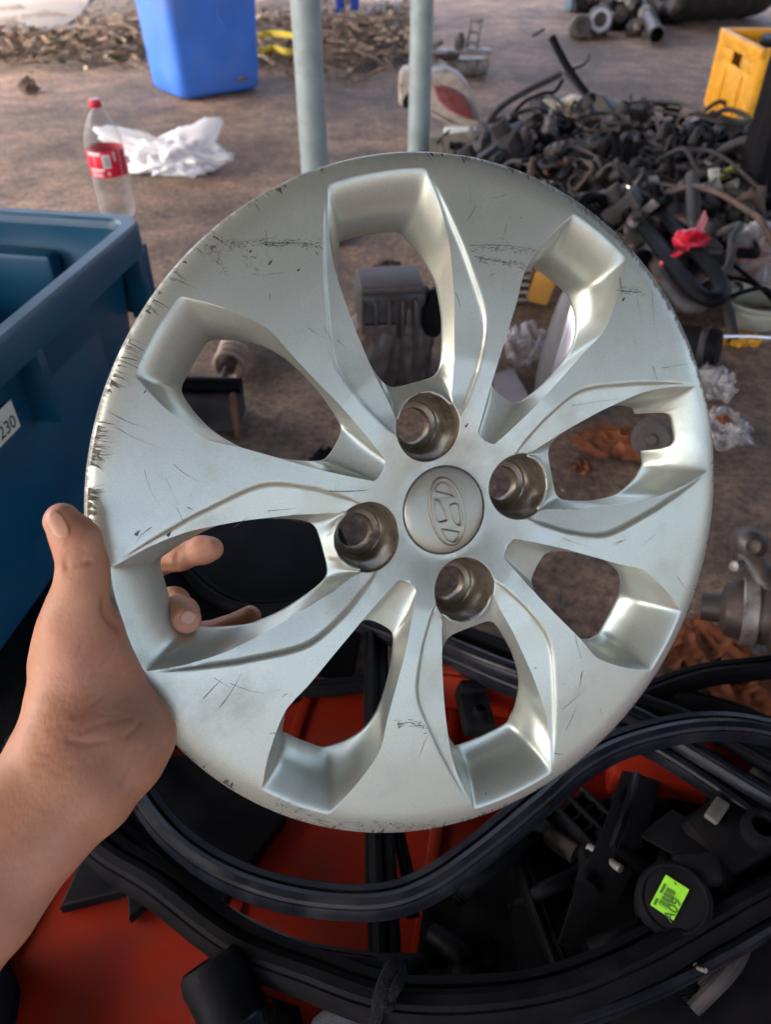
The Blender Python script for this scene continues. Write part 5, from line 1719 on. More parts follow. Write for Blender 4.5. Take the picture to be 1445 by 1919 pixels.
    for x, y, lab, m_ in ((965, 250, 'small cream connector with a brown edge at the left end of the heap', CREAM), (1062, 228, 'torn pale grey foam piece beside the cream cap', GREENISH), (1155, 352, 'small bright yellow green clip low in the heap', YELLOW_G)):
        d_ = dh if y < 300 else dep(x, y, .05)
        c = A(x, y, d_)
        mb = MB(); mb.box(c, (.036, .022, .020), rotz(.5) @ Matrix.Rotation(.4, 3, 'Y'), .004); mb.box(c + Vector((.014, -.004, -.01)), (.012, .02, .012), rotz(.5), .002)
        single(mb, 'connector_plug', m_, lab, 'connector')
    for x, y, s, lab in ((1372, 320, .016, 'yellow connector cluster beside the black post'), (1348, 335, .013, 'pale yellow green connector next to the steel brake line'), (1062, 309, .008, 'tiny yellow green clip beside the rusty curved pipe')):
        c = at(x, y, dep(x, y, .08))
        mb = MB(); mb.box(c, (s * 2.2, s * 1.4, s * 1.3), rotz(-.3) @ Matrix.Rotation(-.5, 3, 'Y'), s * .3); mb.lathe([(s * .5, 0), (s * .5, s * 1.6), (0, s * 1.7)], c, frame_from((.6, -.4, .5)), 12)
        single(mb, 'yellow_connector', YELLOW_G, lab, 'connector')
    # brake line with ball end and tag
    z = .13
    pts = [on(x, y, z) for x, y in ((1178, 350), (1200, 332), (1250, 318), (1300, 306), (1325, 304), (1340, 316), (1342, 335), (1330, 350), (1312, 356))]
    root = thing('brake_line', pts[0] * 1.0, 'bent steel brake line with a brass ball fitting and a white tag', 'brake line')
    q = MB(); q.tube(spline(pts, 50), .0042, 8); part(q, 'line', GREY_METAL, root)
    c = on(1187, 352, z)
    for dx, rr in ((-.005, .015), (.014, .012)):
        q = MB(); q.lathe([(0, -rr)] + [(rr * math.sin(t), -rr * math.cos(t)) for t in [math.pi * k / 12 for k in range(1, 12)]] + [(0, rr)], c + Vector((dx, 0, 0)), frame_from((1, 0, .1)), 20); part(q, 'ball_fitting', CHROME, root)
    q = MB(); q.add(*slab_bm([on(1212, 330, z + .004), on(1232, 328, z + .004), on(1252, 374, z - .02), on(1228, 382, z - .02)], Vector((0, .002, -.002)), 0)); part(q, 'tag', PAPER, root, False)
    # hose loop bound with red tape
    z = .12
    W = [(-.5, 0), (-.5, .3), (-.2, .5), (.2, .5), (.5, .3), (.5, 0), (.3, -.2), (-.3, -.2)]
    sec = [(a * .032, b * .032) for a, b in W]
    hose([on(x, y, z) for x, y in ((1188, 402), (1215, 440), (1260, 500), (1305, 552), (1335, 565), (1352, 548), (1330, 505), (1285, 455), (1240, 410), (1205, 385))], .014, BLACK_RUBBER, 'black rubber strip folded in a loop and bound with red tape', 'rubber_strip', 'rubber strip', 60, sec)
    hose([on(x, y, z - .03) for x, y in ((1195, 440), (1230, 500), (1262, 550), (1290, 580), (1310, 575))], .014, DUSTY_BLACK, 'dusty rubber strip end under the taped loop', 'rubber_strip', 'rubber strip', 40, sec)
    hose([on(1303, 452, .10), on(1302, 420, .13), on(1300, 380, .15), on(1298, 330, .17)], .015, DUSTY_BLACK, 'upright dusty grey hose beside the white tag', 'hose', 'hose', 20)
    hose([on(1285, 300, .05), on(1288, 270, .10), on(1240, 235, .08)], .014, DUSTY_BLACK, 'dusty hose stub at the back of the heap', 'hose', 'hose', 20)
    root = thing('red_tape_knot', on(1290, 470, z + .01), 'red tape knot tied round the folded rubber strip', 'tape')
    part(crumple_mb(on(1292, 462, z + .005), (.034, .026, .02), 41, .22, 1.8, 4), 'knot', RED_TAPE, root, True, None)
    q = MB(); q.sweep(spline([on(1296, 455, z + .03), on(1312, 432, z + .06), on(1325, 402, z + .075)], 12), [(-.009, 0), (.009, 0), (.009, .002), (-.009, .002)]); part(q, 'tail', RED_TAPE, root)
    q = MB(); q.sweep(spline([on(1278, 472, z + .02), on(1255, 486, z + .012), on(1238, 494, z)], 10), [(-.006, 0), (.006, 0), (.006, .002), (-.006, .002)]); part(q, 'tail', RED_TAPE, root)
    # clear bag of parts, bowl
    b = on(1405, 560)
    single(crumple_mb(b + Vector((.01, .06, .05)), (.085, .07, .085), 51, .22, 1.8, 5, flat=False), 'parts_bag', CLEAR_BAG, 'clear plastic bag of parts sitting on the pale bowl', 'bag', sharp=None)
    single(crumple_mb(b + Vector((-.01, .08, .06)), (.055, .04, .05), 52, .3, 2, 4, flat=False), 'rusty_bundle', ORANGE, 'rust orange bundle inside the clear bag', 'bundle', sharp=None)
    root = thing('plastic_bowl', on(1405, 596), 'pale greenish plastic bowl below the clear bag of parts', 'bowl')
    q = MB(); q.lathe([(.0, .006), (.050, .006), (.056, .014), (.066, .05), (.074, .055), (.074, .059), (.063, .057), (.052, .018), (0, .012)], on(1405, 606, .0), n=40, caps=False); part(q, 'bowl', GREENISH, root)
    q = MB(); q.lathe([(.068, .040), (.0705, .042), (.070, .046), (.068, .047)], on(1405, 606, .0), n=40, caps=False); part(q, 'rib', GREENISH, root)
    # white tub, printed carton
    single(MB().lathe([(.0, 0), (.035, 0), (.045, .07), (.048, .07), (.048, .075), (.042, .075), (.034, .006), (0, .006)], on(1333, 412, .03), n=30, caps=False), 'white_tub', WHITE_P, 'small white plastic tub left of the black post foot', 'tub')
    single(MB().box(on(1340, 345, .12), (.03, .004, .07), rotz(.3) @ Matrix.Rotation(-.5, 3, 'X'), .001), 'white_card', PAPER, 'small pale blue card standing near the steel brake line', 'card')
    b = on(1470, 436)
    root = thing('printed_carton', b, 'white printed carton with a pink stripe standing right of the black post', 'carton')
    q = MB(); q.box(b + Vector((.0, .02, .09)), (.075, .04, .15), rotz(-.2) @ Matrix.Rotation(.2, 3, 'Y'), .003); part(q, 'box', WHITE_P, root)
    q = MB(); q.box(b + Vector((.0, .0, .032)), (.076, .010, .022), rotz(-.2) @ Matrix.Rotation(.2, 3, 'Y'), .001); part(q, 'pink_stripe', PINK, root)
    # silver bar and yellow wrapper
    a = on(1338, 630, .03); e = on(1470, 634, .03)
    single(MB().tube([a, (a + e) / 2 + Vector((0, 0, .002)), e], .0035, 8), 'steel_rod', mat('rod_steel', (.6, .6, .62), .3, .8, .1), 'thin bright steel rod lying below the pale bowl', 'rod')
    single(sheet_mb(on(1385, 643, 0), .045, .025, .025, 61), 'yellow_wrapper', YELLOW_P, 'crumpled yellow wrapper under the bright steel rod', 'wrapper', sharp=None)
    single(sheet_mb(on(1332, 728, 0), .045, .05, .035, 62, 24, 1.7), 'clear_film', CLEAR_BAG, 'twist of clear film beside the right rim of the wheel cover', 'plastic film', sharp=None)
    single(sheet_mb(on(1348, 812, 0), .05, .06, .03, 63, 24, 1.7), 'clear_film', CLEAR_BAG, 'lower crumple of clear film with an orange scrap', 'plastic film', sharp=None)
    single(sheet_mb(on(1356, 790, .035), .012, .012, .010, 64, 8), 'orange_scrap', ORANGE, 'tiny orange scrap on the lower clear film', 'scrap', sharp=None)
    root = thing('oil_filter', on(1305, 655), 'black plastic oil filter canister under the taped rubber loop', 'filter')
    q = MB(); M = frame_from((.8, -.5, .15)); c = on(1305, 648, .035)
    q.lathe([(0, -.06), (.03, -.06), (.035, -.05), (.035, .03), (.03, .04), (0, .04)], c, M, 24); part(q, 'canister', BLACK_PLASTIC, root)
    q = MB(); q.lathe([(.036, .01), (.038, .012), (.038, .02), (.036, .022)], c, M, 24, False); part(q, 'seam', DUSTY_BLACK, root)
    # dark windscreen-trim corner behind the cover edge
    single(up_slab([(1090, 420), (1130, 350), (1160, 372), (1172, 440), (1150, 470)], dep(1140, 440), .03, .004, .4), 'trim_corner', BLACK_PLASTIC, 'dark trim corner with a pale edge behind the wheel cover rim', 'trim panel')
heap()

# ------------------------------------------------------------------ what shows through the openings
def through_openings():
    # alternator block
    b = on(735, 722)
    root = thing('starter_motor', b, 'grey alloy starter motor block with a black pulley seen through the top opening', 'car part')
    w = .115
    q = MB(); q.box(b + Vector((-.005, .05, .085)), (w, .10, .17), rotz(.12), .014); part(q, 'block', mat('oily_alloy', (.045, .045, .045), .5, .3, .3, 30, .3, 150, dirt=(.03, .025, .02), dirt_amt=.8, dscale=22), root)
    part(crumple_mb(b + Vector((-.035, .02, .0)), (.05, .045, .085), 88, .16, 1.6, 4), 'casting', DARK_METAL, root, True, None)
    part(crumple_mb(b + Vector((.03, .03, .0)), (.04, .04, .10), 89, .2, 1.8, 4), 'casting', DARK_METAL, root, True, None)
    for k in range(5):
        q = MB(); q.box(b + Vector((-.05 + .022 * k, -.003, .10)), (.005, .016, .12), rotz(.12), .002); part(q, 'rib', DARK_METAL, root)
    q = MB(); q.box(b + Vector((-.005, .05, .172)), (w * .92, .09, .014), rotz(.12), .005); part(q, 'lit_lid', mat('lit_alloy_top', (.085, .07, .065), .6, .3, .2, 40, .2, 200), root)  # lighter colour stands for the light falling on the top face
    q = MB(); q.box(b + Vector((-.02, -.004, .07)), (w * .5, .012, .10), rotz(.12), .005); part(q, 'cover_plate', DARK_METAL, root)
    q = MB(); c = b + Vector((.062, .04, .12)); M = frame_from((.9, -.45, .1)); q.lathe([(0, -.02), (.038, -.02), (.042, -.012), (.034, -.002), (.042, .008), (.042, .016), (.02, .02), (0, .018)], c, M, 30); part(q, 'pulley', BLACK_RUBBER, root)
    single(crumple_mb(on(725, 610, 0) + Vector((0, .04, 0)), (.055, .04, .075), 71, .2, 1.4, 4), 'brown_rag_heap', mat('dark_brown_cloth', (.06, .032, .026), .95, 0, .3, 60, .4, 90), 'dark brown rag heap behind the grey starter motor', 'rag', sharp=None)
    # shock absorber with coil spring
    a = on(425, 690, .025); e = on(455, 615, .03)
    root = thing('coil_spring', on(438, 670), 'small rusty coil spring strut seen through the left opening', 'spring')
    ax_ = e - a; M = frame_from(ax_); L = ax_.length
    q = MB(); n = 150; q.tube([a + M @ Vector((.023 * math.cos(t), .023 * math.sin(t), L * i / n)) for i, t in ((i, i / n * 2 * math.pi * 7.5) for i in range(n + 1))], .0048, 7); part(q, 'coil', mat('spring_steel', (.38, .30, .23), .6, .3, .3, 60), root)
    q = MB(); q.lathe([(.006, -.05), (.006, 0), (.014, 0), (.014, L * .9)], a, M, 14); part(q, 'rod', DARK_METAL, root)
    q = MB(); q.lathe([(.026, L), (.028, L + .01), (.01, L + .03), (0, L + .03)], a, M, 18); part(q, 'top_mount', RUST, root)
    # dark battery box with a bar
    b = on(395, 800)
    root = thing('relay_box', b, 'black relay box with a thick dark handle bar behind the left opening', 'box')
    q = MB(); q.box(b + Vector((0, .02, .03)), (.10, .07, .06), rotz(-.05), .006); part(q, 'box', DUSTY_BLACK, root)
    q = MB(); q.tube([b + Vector((-.075, .02, .068)), b + Vector((.055, .015, .068))], .013, 12); part(q, 'bar', BLACK_RUBBER, root)
    q = MB(); q.box(b + Vector((.045, -.012, .03)), (.008, .02, .075), None, .002); part(q, 'strap', RUST, root)
    single(crumple_mb(on(615, 868, 0), (.022, .018, .014), 72, .4, 2, 4), 'oily_lump', BLACK_CLOTH, 'black oily lump at the inner end of the left opening', 'lump', sharp=None)
    # wing mirror shell
    b = on(1030, 735)
    root = thing('wing_mirror', b, 'silver car wing mirror shell with a dark edge standing upright', 'car mirror')
    c = b + Vector((.016, -.02, .095)); M = frame_from((.20, .25, 1), Vector((1, 0, 0)))
    V = []; F = []; nu, nv = 40, 28
    for j in range(nv + 1):
        t = -1 + 2 * j / nv
        w_ = math.sqrt(max(0, 1 - abs(t) ** 2.2))
        for i in range(nu):
            a_ = 2 * math.pi * i / nu
            x = .036 * w_ * math.cos(a_); y = .030 * w_ * math.sin(a_)
            if y < 0: y *= (1 - .35 * abs(math.cos(a_ * 1.0)))
            V.append(c + M @ Vector((x + .012 * (1 - t * t), y, .105 * t)))
    for j in range(nv):
        for i in range(nu): F.append((j * nu + i, j * nu + (i + 1) % nu, (j + 1) * nu + (i + 1) % nu, (j + 1) * nu + i))
    q = MB(); q.add(V, F); part(q, 'shell', SILVER, root, True, None)
    q = MB(); q.add([c + (v - c) * 1.03 + Vector((.014, .012, 0)) for v in V], F); part(q, 'dark_surround', BLACK_PLASTIC, root, True, None)
    q = MB(); q.add([c + (v - c) * 1.0 + Vector((-.014, .012, 0)) for v in V], F); part(q, 'grey_rim', mat('rim_grey', (.10, .095, .10), .5), root, True, None)
    single(sheet_mb(on(985, 655, 0), .06, .07, .045, 73, 24, 1.7), 'clear_film', CLEAR_BAG, 'crumpled clear film beside the silver wing mirror', 'plastic film', sharp=None)
    b = on(1010, 590)
    single(MB().box(b + Vector((.01, .05, .05)), (.05, .03, .09), Matrix.Rotation(.25, 3, 'Y'), .006), 'amber_block', mat('amber_block', (.62, .30, .06), .5, 0, .1, 30), 'amber plastic block behind the silver wing mirror', 'block')
    root = thing('finned_box', b + Vector((-.05, .06, 0)), 'dark finned box behind the amber plastic block', 'box')
    q = MB(); q.box(b + Vector((-.05, .06, .05)), (.06, .04, .09), None, .003); part(q, 'box', DUSTY_BLACK, root)
    for k in range(5):
        q = MB(); q.box(b + Vector((-.05, .035, .018 + .016 * k)), (.06, .012, .006), None, .001); part(q, 'fin', BEIGE, root)
    single(flat_slab([(925, 700), (962, 690), (1000, 755), (960, 775), (930, 770)], .02, .015, .002), 'grey_card', mat('grey_card', (.33, .28, .29), .7, 0, .1, 30), 'grey cardboard flap seen at the foot of the upper right opening', 'card')
    # roller, orange rag in the right opening
    root = thing('rubber_roller', on(1222, 828), 'dusty rubber roller wheel seen through the notched opening', 'roller')
    c = on(1222, 822, .03); M = frame_from((-.3, -.9, .4))
    q = MB(); q.lathe([(.010, .010), (.018, .012), (.026, .012), (.030, .008), (.030, -.014), (.026, -.018)], c, M, 36); part(q, 'tyre', mat('dusty_rubber', (.07, .058, .055), .8, 0, .3, 40, .3, 200), root)
    q = MB(); q.lathe([(0, .014), (.007, .014), (.010, .010)], c, M, 16); part(q, 'hub', DARK_METAL, root)
    single(sheet_mb(on(1168, 832, 0), .075, .045, .010, 74, 22, 1.6), 'orange_rag', ORANGE, 'orange rag lying on the ground behind the notched opening', 'rag', sharp=None)
    single(sheet_mb(on(1090, 880, 0), .018, .014, .01, 75, 10), 'orange_scrap', ORANGE, 'small orange scrap near the roller behind the cover', 'scrap', sharp=None)
    # drive shaft joint at the right edge
    b = on(1425, 1200)
    root = thing('drive_shaft', b, 'dark greasy drive shaft joint with a steel collar at the right', 'drive shaft')
    c = on(1440, 1150, .055); M = frame_from((1, -.35, .18))
    q = MB(); q.lathe([(0, -.07), (.016, -.07), (.016, -.05), (.030, -.045), (.034, -.03), (.036, .0), (.045, .004), (.045, .06), (.03, .065), (.03, .16)], c, M, 36); part(q, 'joint', DARK_METAL, root)
    q = MB(); q.lathe([(.0365, -.028), (.039, -.026), (.039, -.012), (.0365, -.010)], c, M, 36, False); part(q, 'steel_collar', GREY_METAL, root)
    c2 = c + Vector((-.004, .01, .06)); M2 = frame_from((.9, -.3, .5))
    q = MB(); q.lathe([(.01, -.02), (.04, -.018), (.044, 0), (.04, .02), (.02, .03)], c2 + Vector((.03, 0, .01)), M2, 36); part(q, 'flange', BLACK_RUBBER, root)
    M3 = frame_from((-.25, -.8, .55))
    q = MB(); c3 = on(1407, 1020, .10); q.lathe([(.005, .014), (.008, .016), (.014, .012), (.018, .006), (.018, -.03), (0, -.03)], c3, M3, 24); part(q, 'bolt_boss', DARK_METAL, root)
    q = MB(); q.lathe([(0, .012), (.006, .010), (.007, -.02)], on(1386, 1060, .09), frame_from((-.8, -.4, .3)), 12); part(q, 'bright_bolt', GREY_METAL, root)
    q = MB(); q.tube(spline([c, c + Vector((-.005, .02, .03)), on(1400, 1045, .085), c3], 14), .016, 12); part(q, 'knuckle_arm', DARK_METAL, root)
    single(sheet_mb(on(1315, 1225, 0), .055, .05, .012, 76, 22, 1.5), 'orange_rag', ORANGE, 'orange rag folded beside the right rim above the rubber strips', 'rag', sharp=None)
    single(sheet_mb(on(1440, 1300, 0), .07, .055, .012, 77, 22, 1.5), 'orange_rag', ORANGE, 'orange rag under the crossing black strips at the drive shaft', 'rag', sharp=None)
through_openings()

# ------------------------------------------------------------------ red tray and the black strips heaped on it
def tray():
    P0 = on(0, 1770, .004); P1 = on(120, 1620, .004)
    ey = Vector((.20, .98, 0)).normalized(); ex = Vector((ey.y, -ey.x, 0))
    o = P0 - ey * .16; ln = .60; wd = .86
    # far wall at about 0.45 m
    root = thing('parts_tray', o + ex * wd / 2 + ey * ln / 2, 'shallow red plastic tray holding black rubber strips and belts', 'tray')
    B3 = basis(ex, ey, Vector((0, 0, 1)))
    def bx(name, x0, x1, y0, y1, z0, z1, bev=.003):
        c = o + ex * (x0 + x1) / 2 + ey * (y0 + y1) / 2; c.z = (z0 + z1) / 2
        q = MB(); q.box(c, (x1 - x0, y1 - y0, z1 - z0), B3, bev); part(q, name, RED_TRAY, root)
    ln = (.57 - o.y) / ey.y
    bx('floor', 0, wd, 0, ln, .002, .008)
    bx('side_wall', 0, .006, .0, ln, .008, .022); bx('side_wall', wd - .006, wd, 0, ln, .008, .10)
    bx('far_wall', .28, wd - .006, ln - .006, ln, .008, .06); bx('far_wall', .006, .28, ln - .006, ln, .008, .02)
    bx('wall_rim', .28, wd + .008, ln, ln + .012, .052, .062)
    # moulded step and ribs in the floor
    bx('floor_rib', .34, .352, .04, ln - .008, .008, .013); bx('floor_rib', .18, .192, .04, ln - .008, .008, .012)
    bx('corner_block', .50, .60, ln - .08, ln - .006, .008, .055, .008)
tray()

def strips():
    def strip(pts, w, m, lab, n=90, h=.55, kind=0, name='weatherstrip', up=Vector((0, 0, 1)), twist=0.0):
        P = [on(x, y, z) for x, y, z in pts]
        sd_ = len(lab) * 1.37
        if kind == 0:     # bulb with a lip and grooves
            s = [(-.5, -.1), (-.52, .12), (-.40, .30), (-.20, .34), (-.16, .26), (-.10, .26), (-.05, .42), (.12, .50), (.30, .44), (.36, .34), (.42, .34), (.5, .16), (.5, -.1), (.2, -.2), (-.2, -.2)]
        else:             # flat webbing / thin strip
            s = [(-.5, 0), (-.5, .06), (-.3, .09), (.3, .09), (.5, .06), (.5, 0)]
        sect = [(a * w, b * w * h / .55) for a, b in s]
        Q = spline(P, n)
        Q = [q + .0022 * Vector((mnoise.noise(q * 9 + Vector((sd_, 0, 0))), mnoise.noise(q * 9 + Vector((0, sd_, 5))), mnoise.noise(q * 14 + Vector((0, 0, sd_))))) for q in Q]
        mb = MB(); mb.sweep(Q, sect, up=up, twist=twist + .5 * math.sin(sd_), scale=[1 + .05 * mnoise.noise(q * 22) for q in Q])
        return single(mb, name, m, lab, 'rubber strip' if kind == 0 else 'strap', sharp=35)
    strip([(40, 1390, .01), (120, 1500, .02), (200, 1595, .035), (310, 1670, .05), (450, 1770, .06), (590, 1828, .065), (730, 1875, .07), (900, 1885, .07), (1060, 1856, .07), (1250, 1770, .07), (1400, 1690, .07), (1560, 1600, .065)], .036, BLACK_RUBBER, 'broad black rubber door strip sweeping across the whole tray front', 120)
    strip([(60, 1360, .012), (150, 1480, .02), (240, 1590, .025), (360, 1690, .035), (480, 1762, .045), (600, 1805, .05), (740, 1830, .055)], .026, STRIP_GLOSS, 'second black strip hugging the inside of the broad door strip')
    strip([(840, 1945, .055), (980, 1925, .055), (1120, 1885, .06), (1280, 1812, .06), (1420, 1735, .06), (1560, 1650, .05)], .022, STRIP_GLOSS, 'glossy black strip running just below the broad door strip')
    strip([(215, 1380, .02), (262, 1480, .04), (330, 1568, .06), (430, 1640, .08), (560, 1684, .09), (700, 1692, .10), (800, 1662, .105), (900, 1592, .11), (1000, 1508, .115), (1085, 1436, .12), (1190, 1388, .12), (1310, 1366, .12), (1450, 1378, .11), (1600, 1430, .10)], .026, STRIP_GLOSS, 'glossy black strip curving close under the wheel cover to the right', 120)
    strip([(640, 1120, .02), (760, 1180, .05), (900, 1238, .09), (1040, 1290, .10), (1190, 1345, .105), (1320, 1420, .10), (1450, 1500, .09), (1560, 1570, .08)], .022, STRIP_GLOSS, 'blue black glossy strip passing behind the cover to the right edge')
    strip([(640, 1150, .01), (780, 1210, .04), (920, 1268, .07), (1060, 1325, .085), (1200, 1385, .09), (1330, 1465, .085), (1450, 1555, .075)], .024, STRIP_GLOSS, 'lower blue black strip passing behind the cover below its twin')
    strip([(700, 1120, .015), (860, 1185, .06), (1010, 1245, .09), (1170, 1305, .10), (1300, 1352, .10), (1450, 1440, .09)], .020, BLACK_RUBBER, 'uppermost of the parallel strips passing behind the cover')
    strip([(1180, 1325, .05), (1220, 1300, .07), (1300, 1272, .08), (1380, 1258, .08), (1470, 1248, .07), (1600, 1240, .06)], .024, BLACK_RUBBER, 'black strip running flat to the right below the drive shaft')
    strip([(1130, 1240, .04), (1220, 1285, .06), (1310, 1318, .075), (1400, 1345, .07), (1500, 1400, .06)], .022, BLACK_RUBBER, 'black strip forking under the flat strip below the drive shaft')
    strip([(1240, 1300, .05), (1340, 1345, .06), (1450, 1410, .06), (1560, 1500, .06)], .016, STRIP_GLOSS, 'narrow glossy strip between the forked strips at the right')
    strip([(700, 1080, .01), (704, 1200, .02), (706, 1320, .05), (708, 1450, .055), (712, 1600, .05), (718, 1740, .045), (722, 1860, .04), (728, 1990, .03)], .026, BLACK_RUBBER, 'black channel strip running straight down the middle of the tray')
    strip([(738, 1520, .04), (748, 1580, .045), (762, 1640, .045), (775, 1720, .04)], .011, BLACK_RUBBER, 'thin black strip beside the straight channel strip', 30)
    strip([(960, 1560, .04), (985, 1640, .05), (1015, 1720, .05), (1045, 1800, .05), (1060, 1840, .045)], .016, BLACK_RUBBER, 'narrow dark strip crossing the dark tray between the belts', 30)
    strip([(1000, 1560, .035), (985, 1640, .04), (985, 1740, .04), (1000, 1830, .04)], .020, WEB_BLACK, 'black webbing belt hanging straight beside the narrow dark strip', 30, kind=1, name='seat_belt')
    strip([(1200, 1450, .05), (1178, 1530, .06), (1150, 1610, .06), (1110, 1700, .055), (1080, 1790, .05)], .034, WEB_BLACK, 'black seat belt webbing leading down from the red tray corner', 40, kind=1, name='seat_belt')
    strip([(1195, 1450, .062), (1176, 1520, .072), (1152, 1590, .072)], .008, STRIP_GLOSS, 'thin glossy edge strip on the seat belt webbing', 20)
    strip([(1230, 1545, .06), (1290, 1580, .075), (1350, 1620, .08), (1380, 1670, .07)], .040, WEB_BLACK, 'black seat belt webbing folded above the green labelled reel', 40, kind=1, name='seat_belt')
    strip([(300, 1000, .005), (380, 1100, .012), (480, 1140, .015), (600, 1120, .015), (700, 1060, .01)], .020, BLACK_RUBBER, 'black strip lying on the mat behind the finger opening')
    strip([(180, 1150, .008), (330, 1230, .014), (480, 1280, .02), (620, 1290, .02), (760, 1270, .02)], .022, BLACK_RUBBER, 'black strip lying on the mat under the lower left opening')
    strip([(1290, 1880, .03), (1370, 1800, .05), (1410, 1700, .06), (1450, 1640, .06)], .020, DUSTY_BLACK, 'dusty strip end curling up in the lower right corner', 40)
    # rubber hoses and looms that fill the dark right side of the tray
    R_ = random.Random(52)
    names = ['left edge of the door trim', 'green labelled belt reel', 'ribbed bracket', 'door latch', 'folded seat belt', 'narrow dark strip', 'straight webbing belt', 'broad door strip bend', 'red tray corner', 'glossy lower strip', 'middle channel strip', 'forked strips']
    spots = [(850, 1680), (1200, 1760), (1080, 1600), (1350, 1500), (1330, 1600), (960, 1700), (930, 1780), (1100, 1780), (1180, 1500), (1300, 1870), (800, 1740), (1420, 1440)]
    for nm_, (x, y) in zip(names, spots):
        a = R_.uniform(0, 6.28); p = Vector((x, y)); pts = []
        for i in range(5):
            pts.append(on(p.x, p.y, .045 + .018 * math.sin(i * 1.7 + a)))
            a += R_.uniform(-.7, .7); p = p + Vector((math.cos(a), math.sin(a) * .8)) * R_.uniform(50, 85)
        mb = MB(); rib = R_.random() < .5; n = 70 if rib else 36
        mb.tube(spline(pts, n), R_.uniform(.006, .011), 9, scale=[1 + .14 * (i % 2) for i in range(n)] if rib else None)
        single(mb, 'rubber_hose', BLACK_RUBBER if rib else DUSTY_BLACK, ('ribbed' if rib else 'smooth') + ' dark hose lying beside the ' + nm_ + ' in the tray', 'hose', sharp=60)
strips()

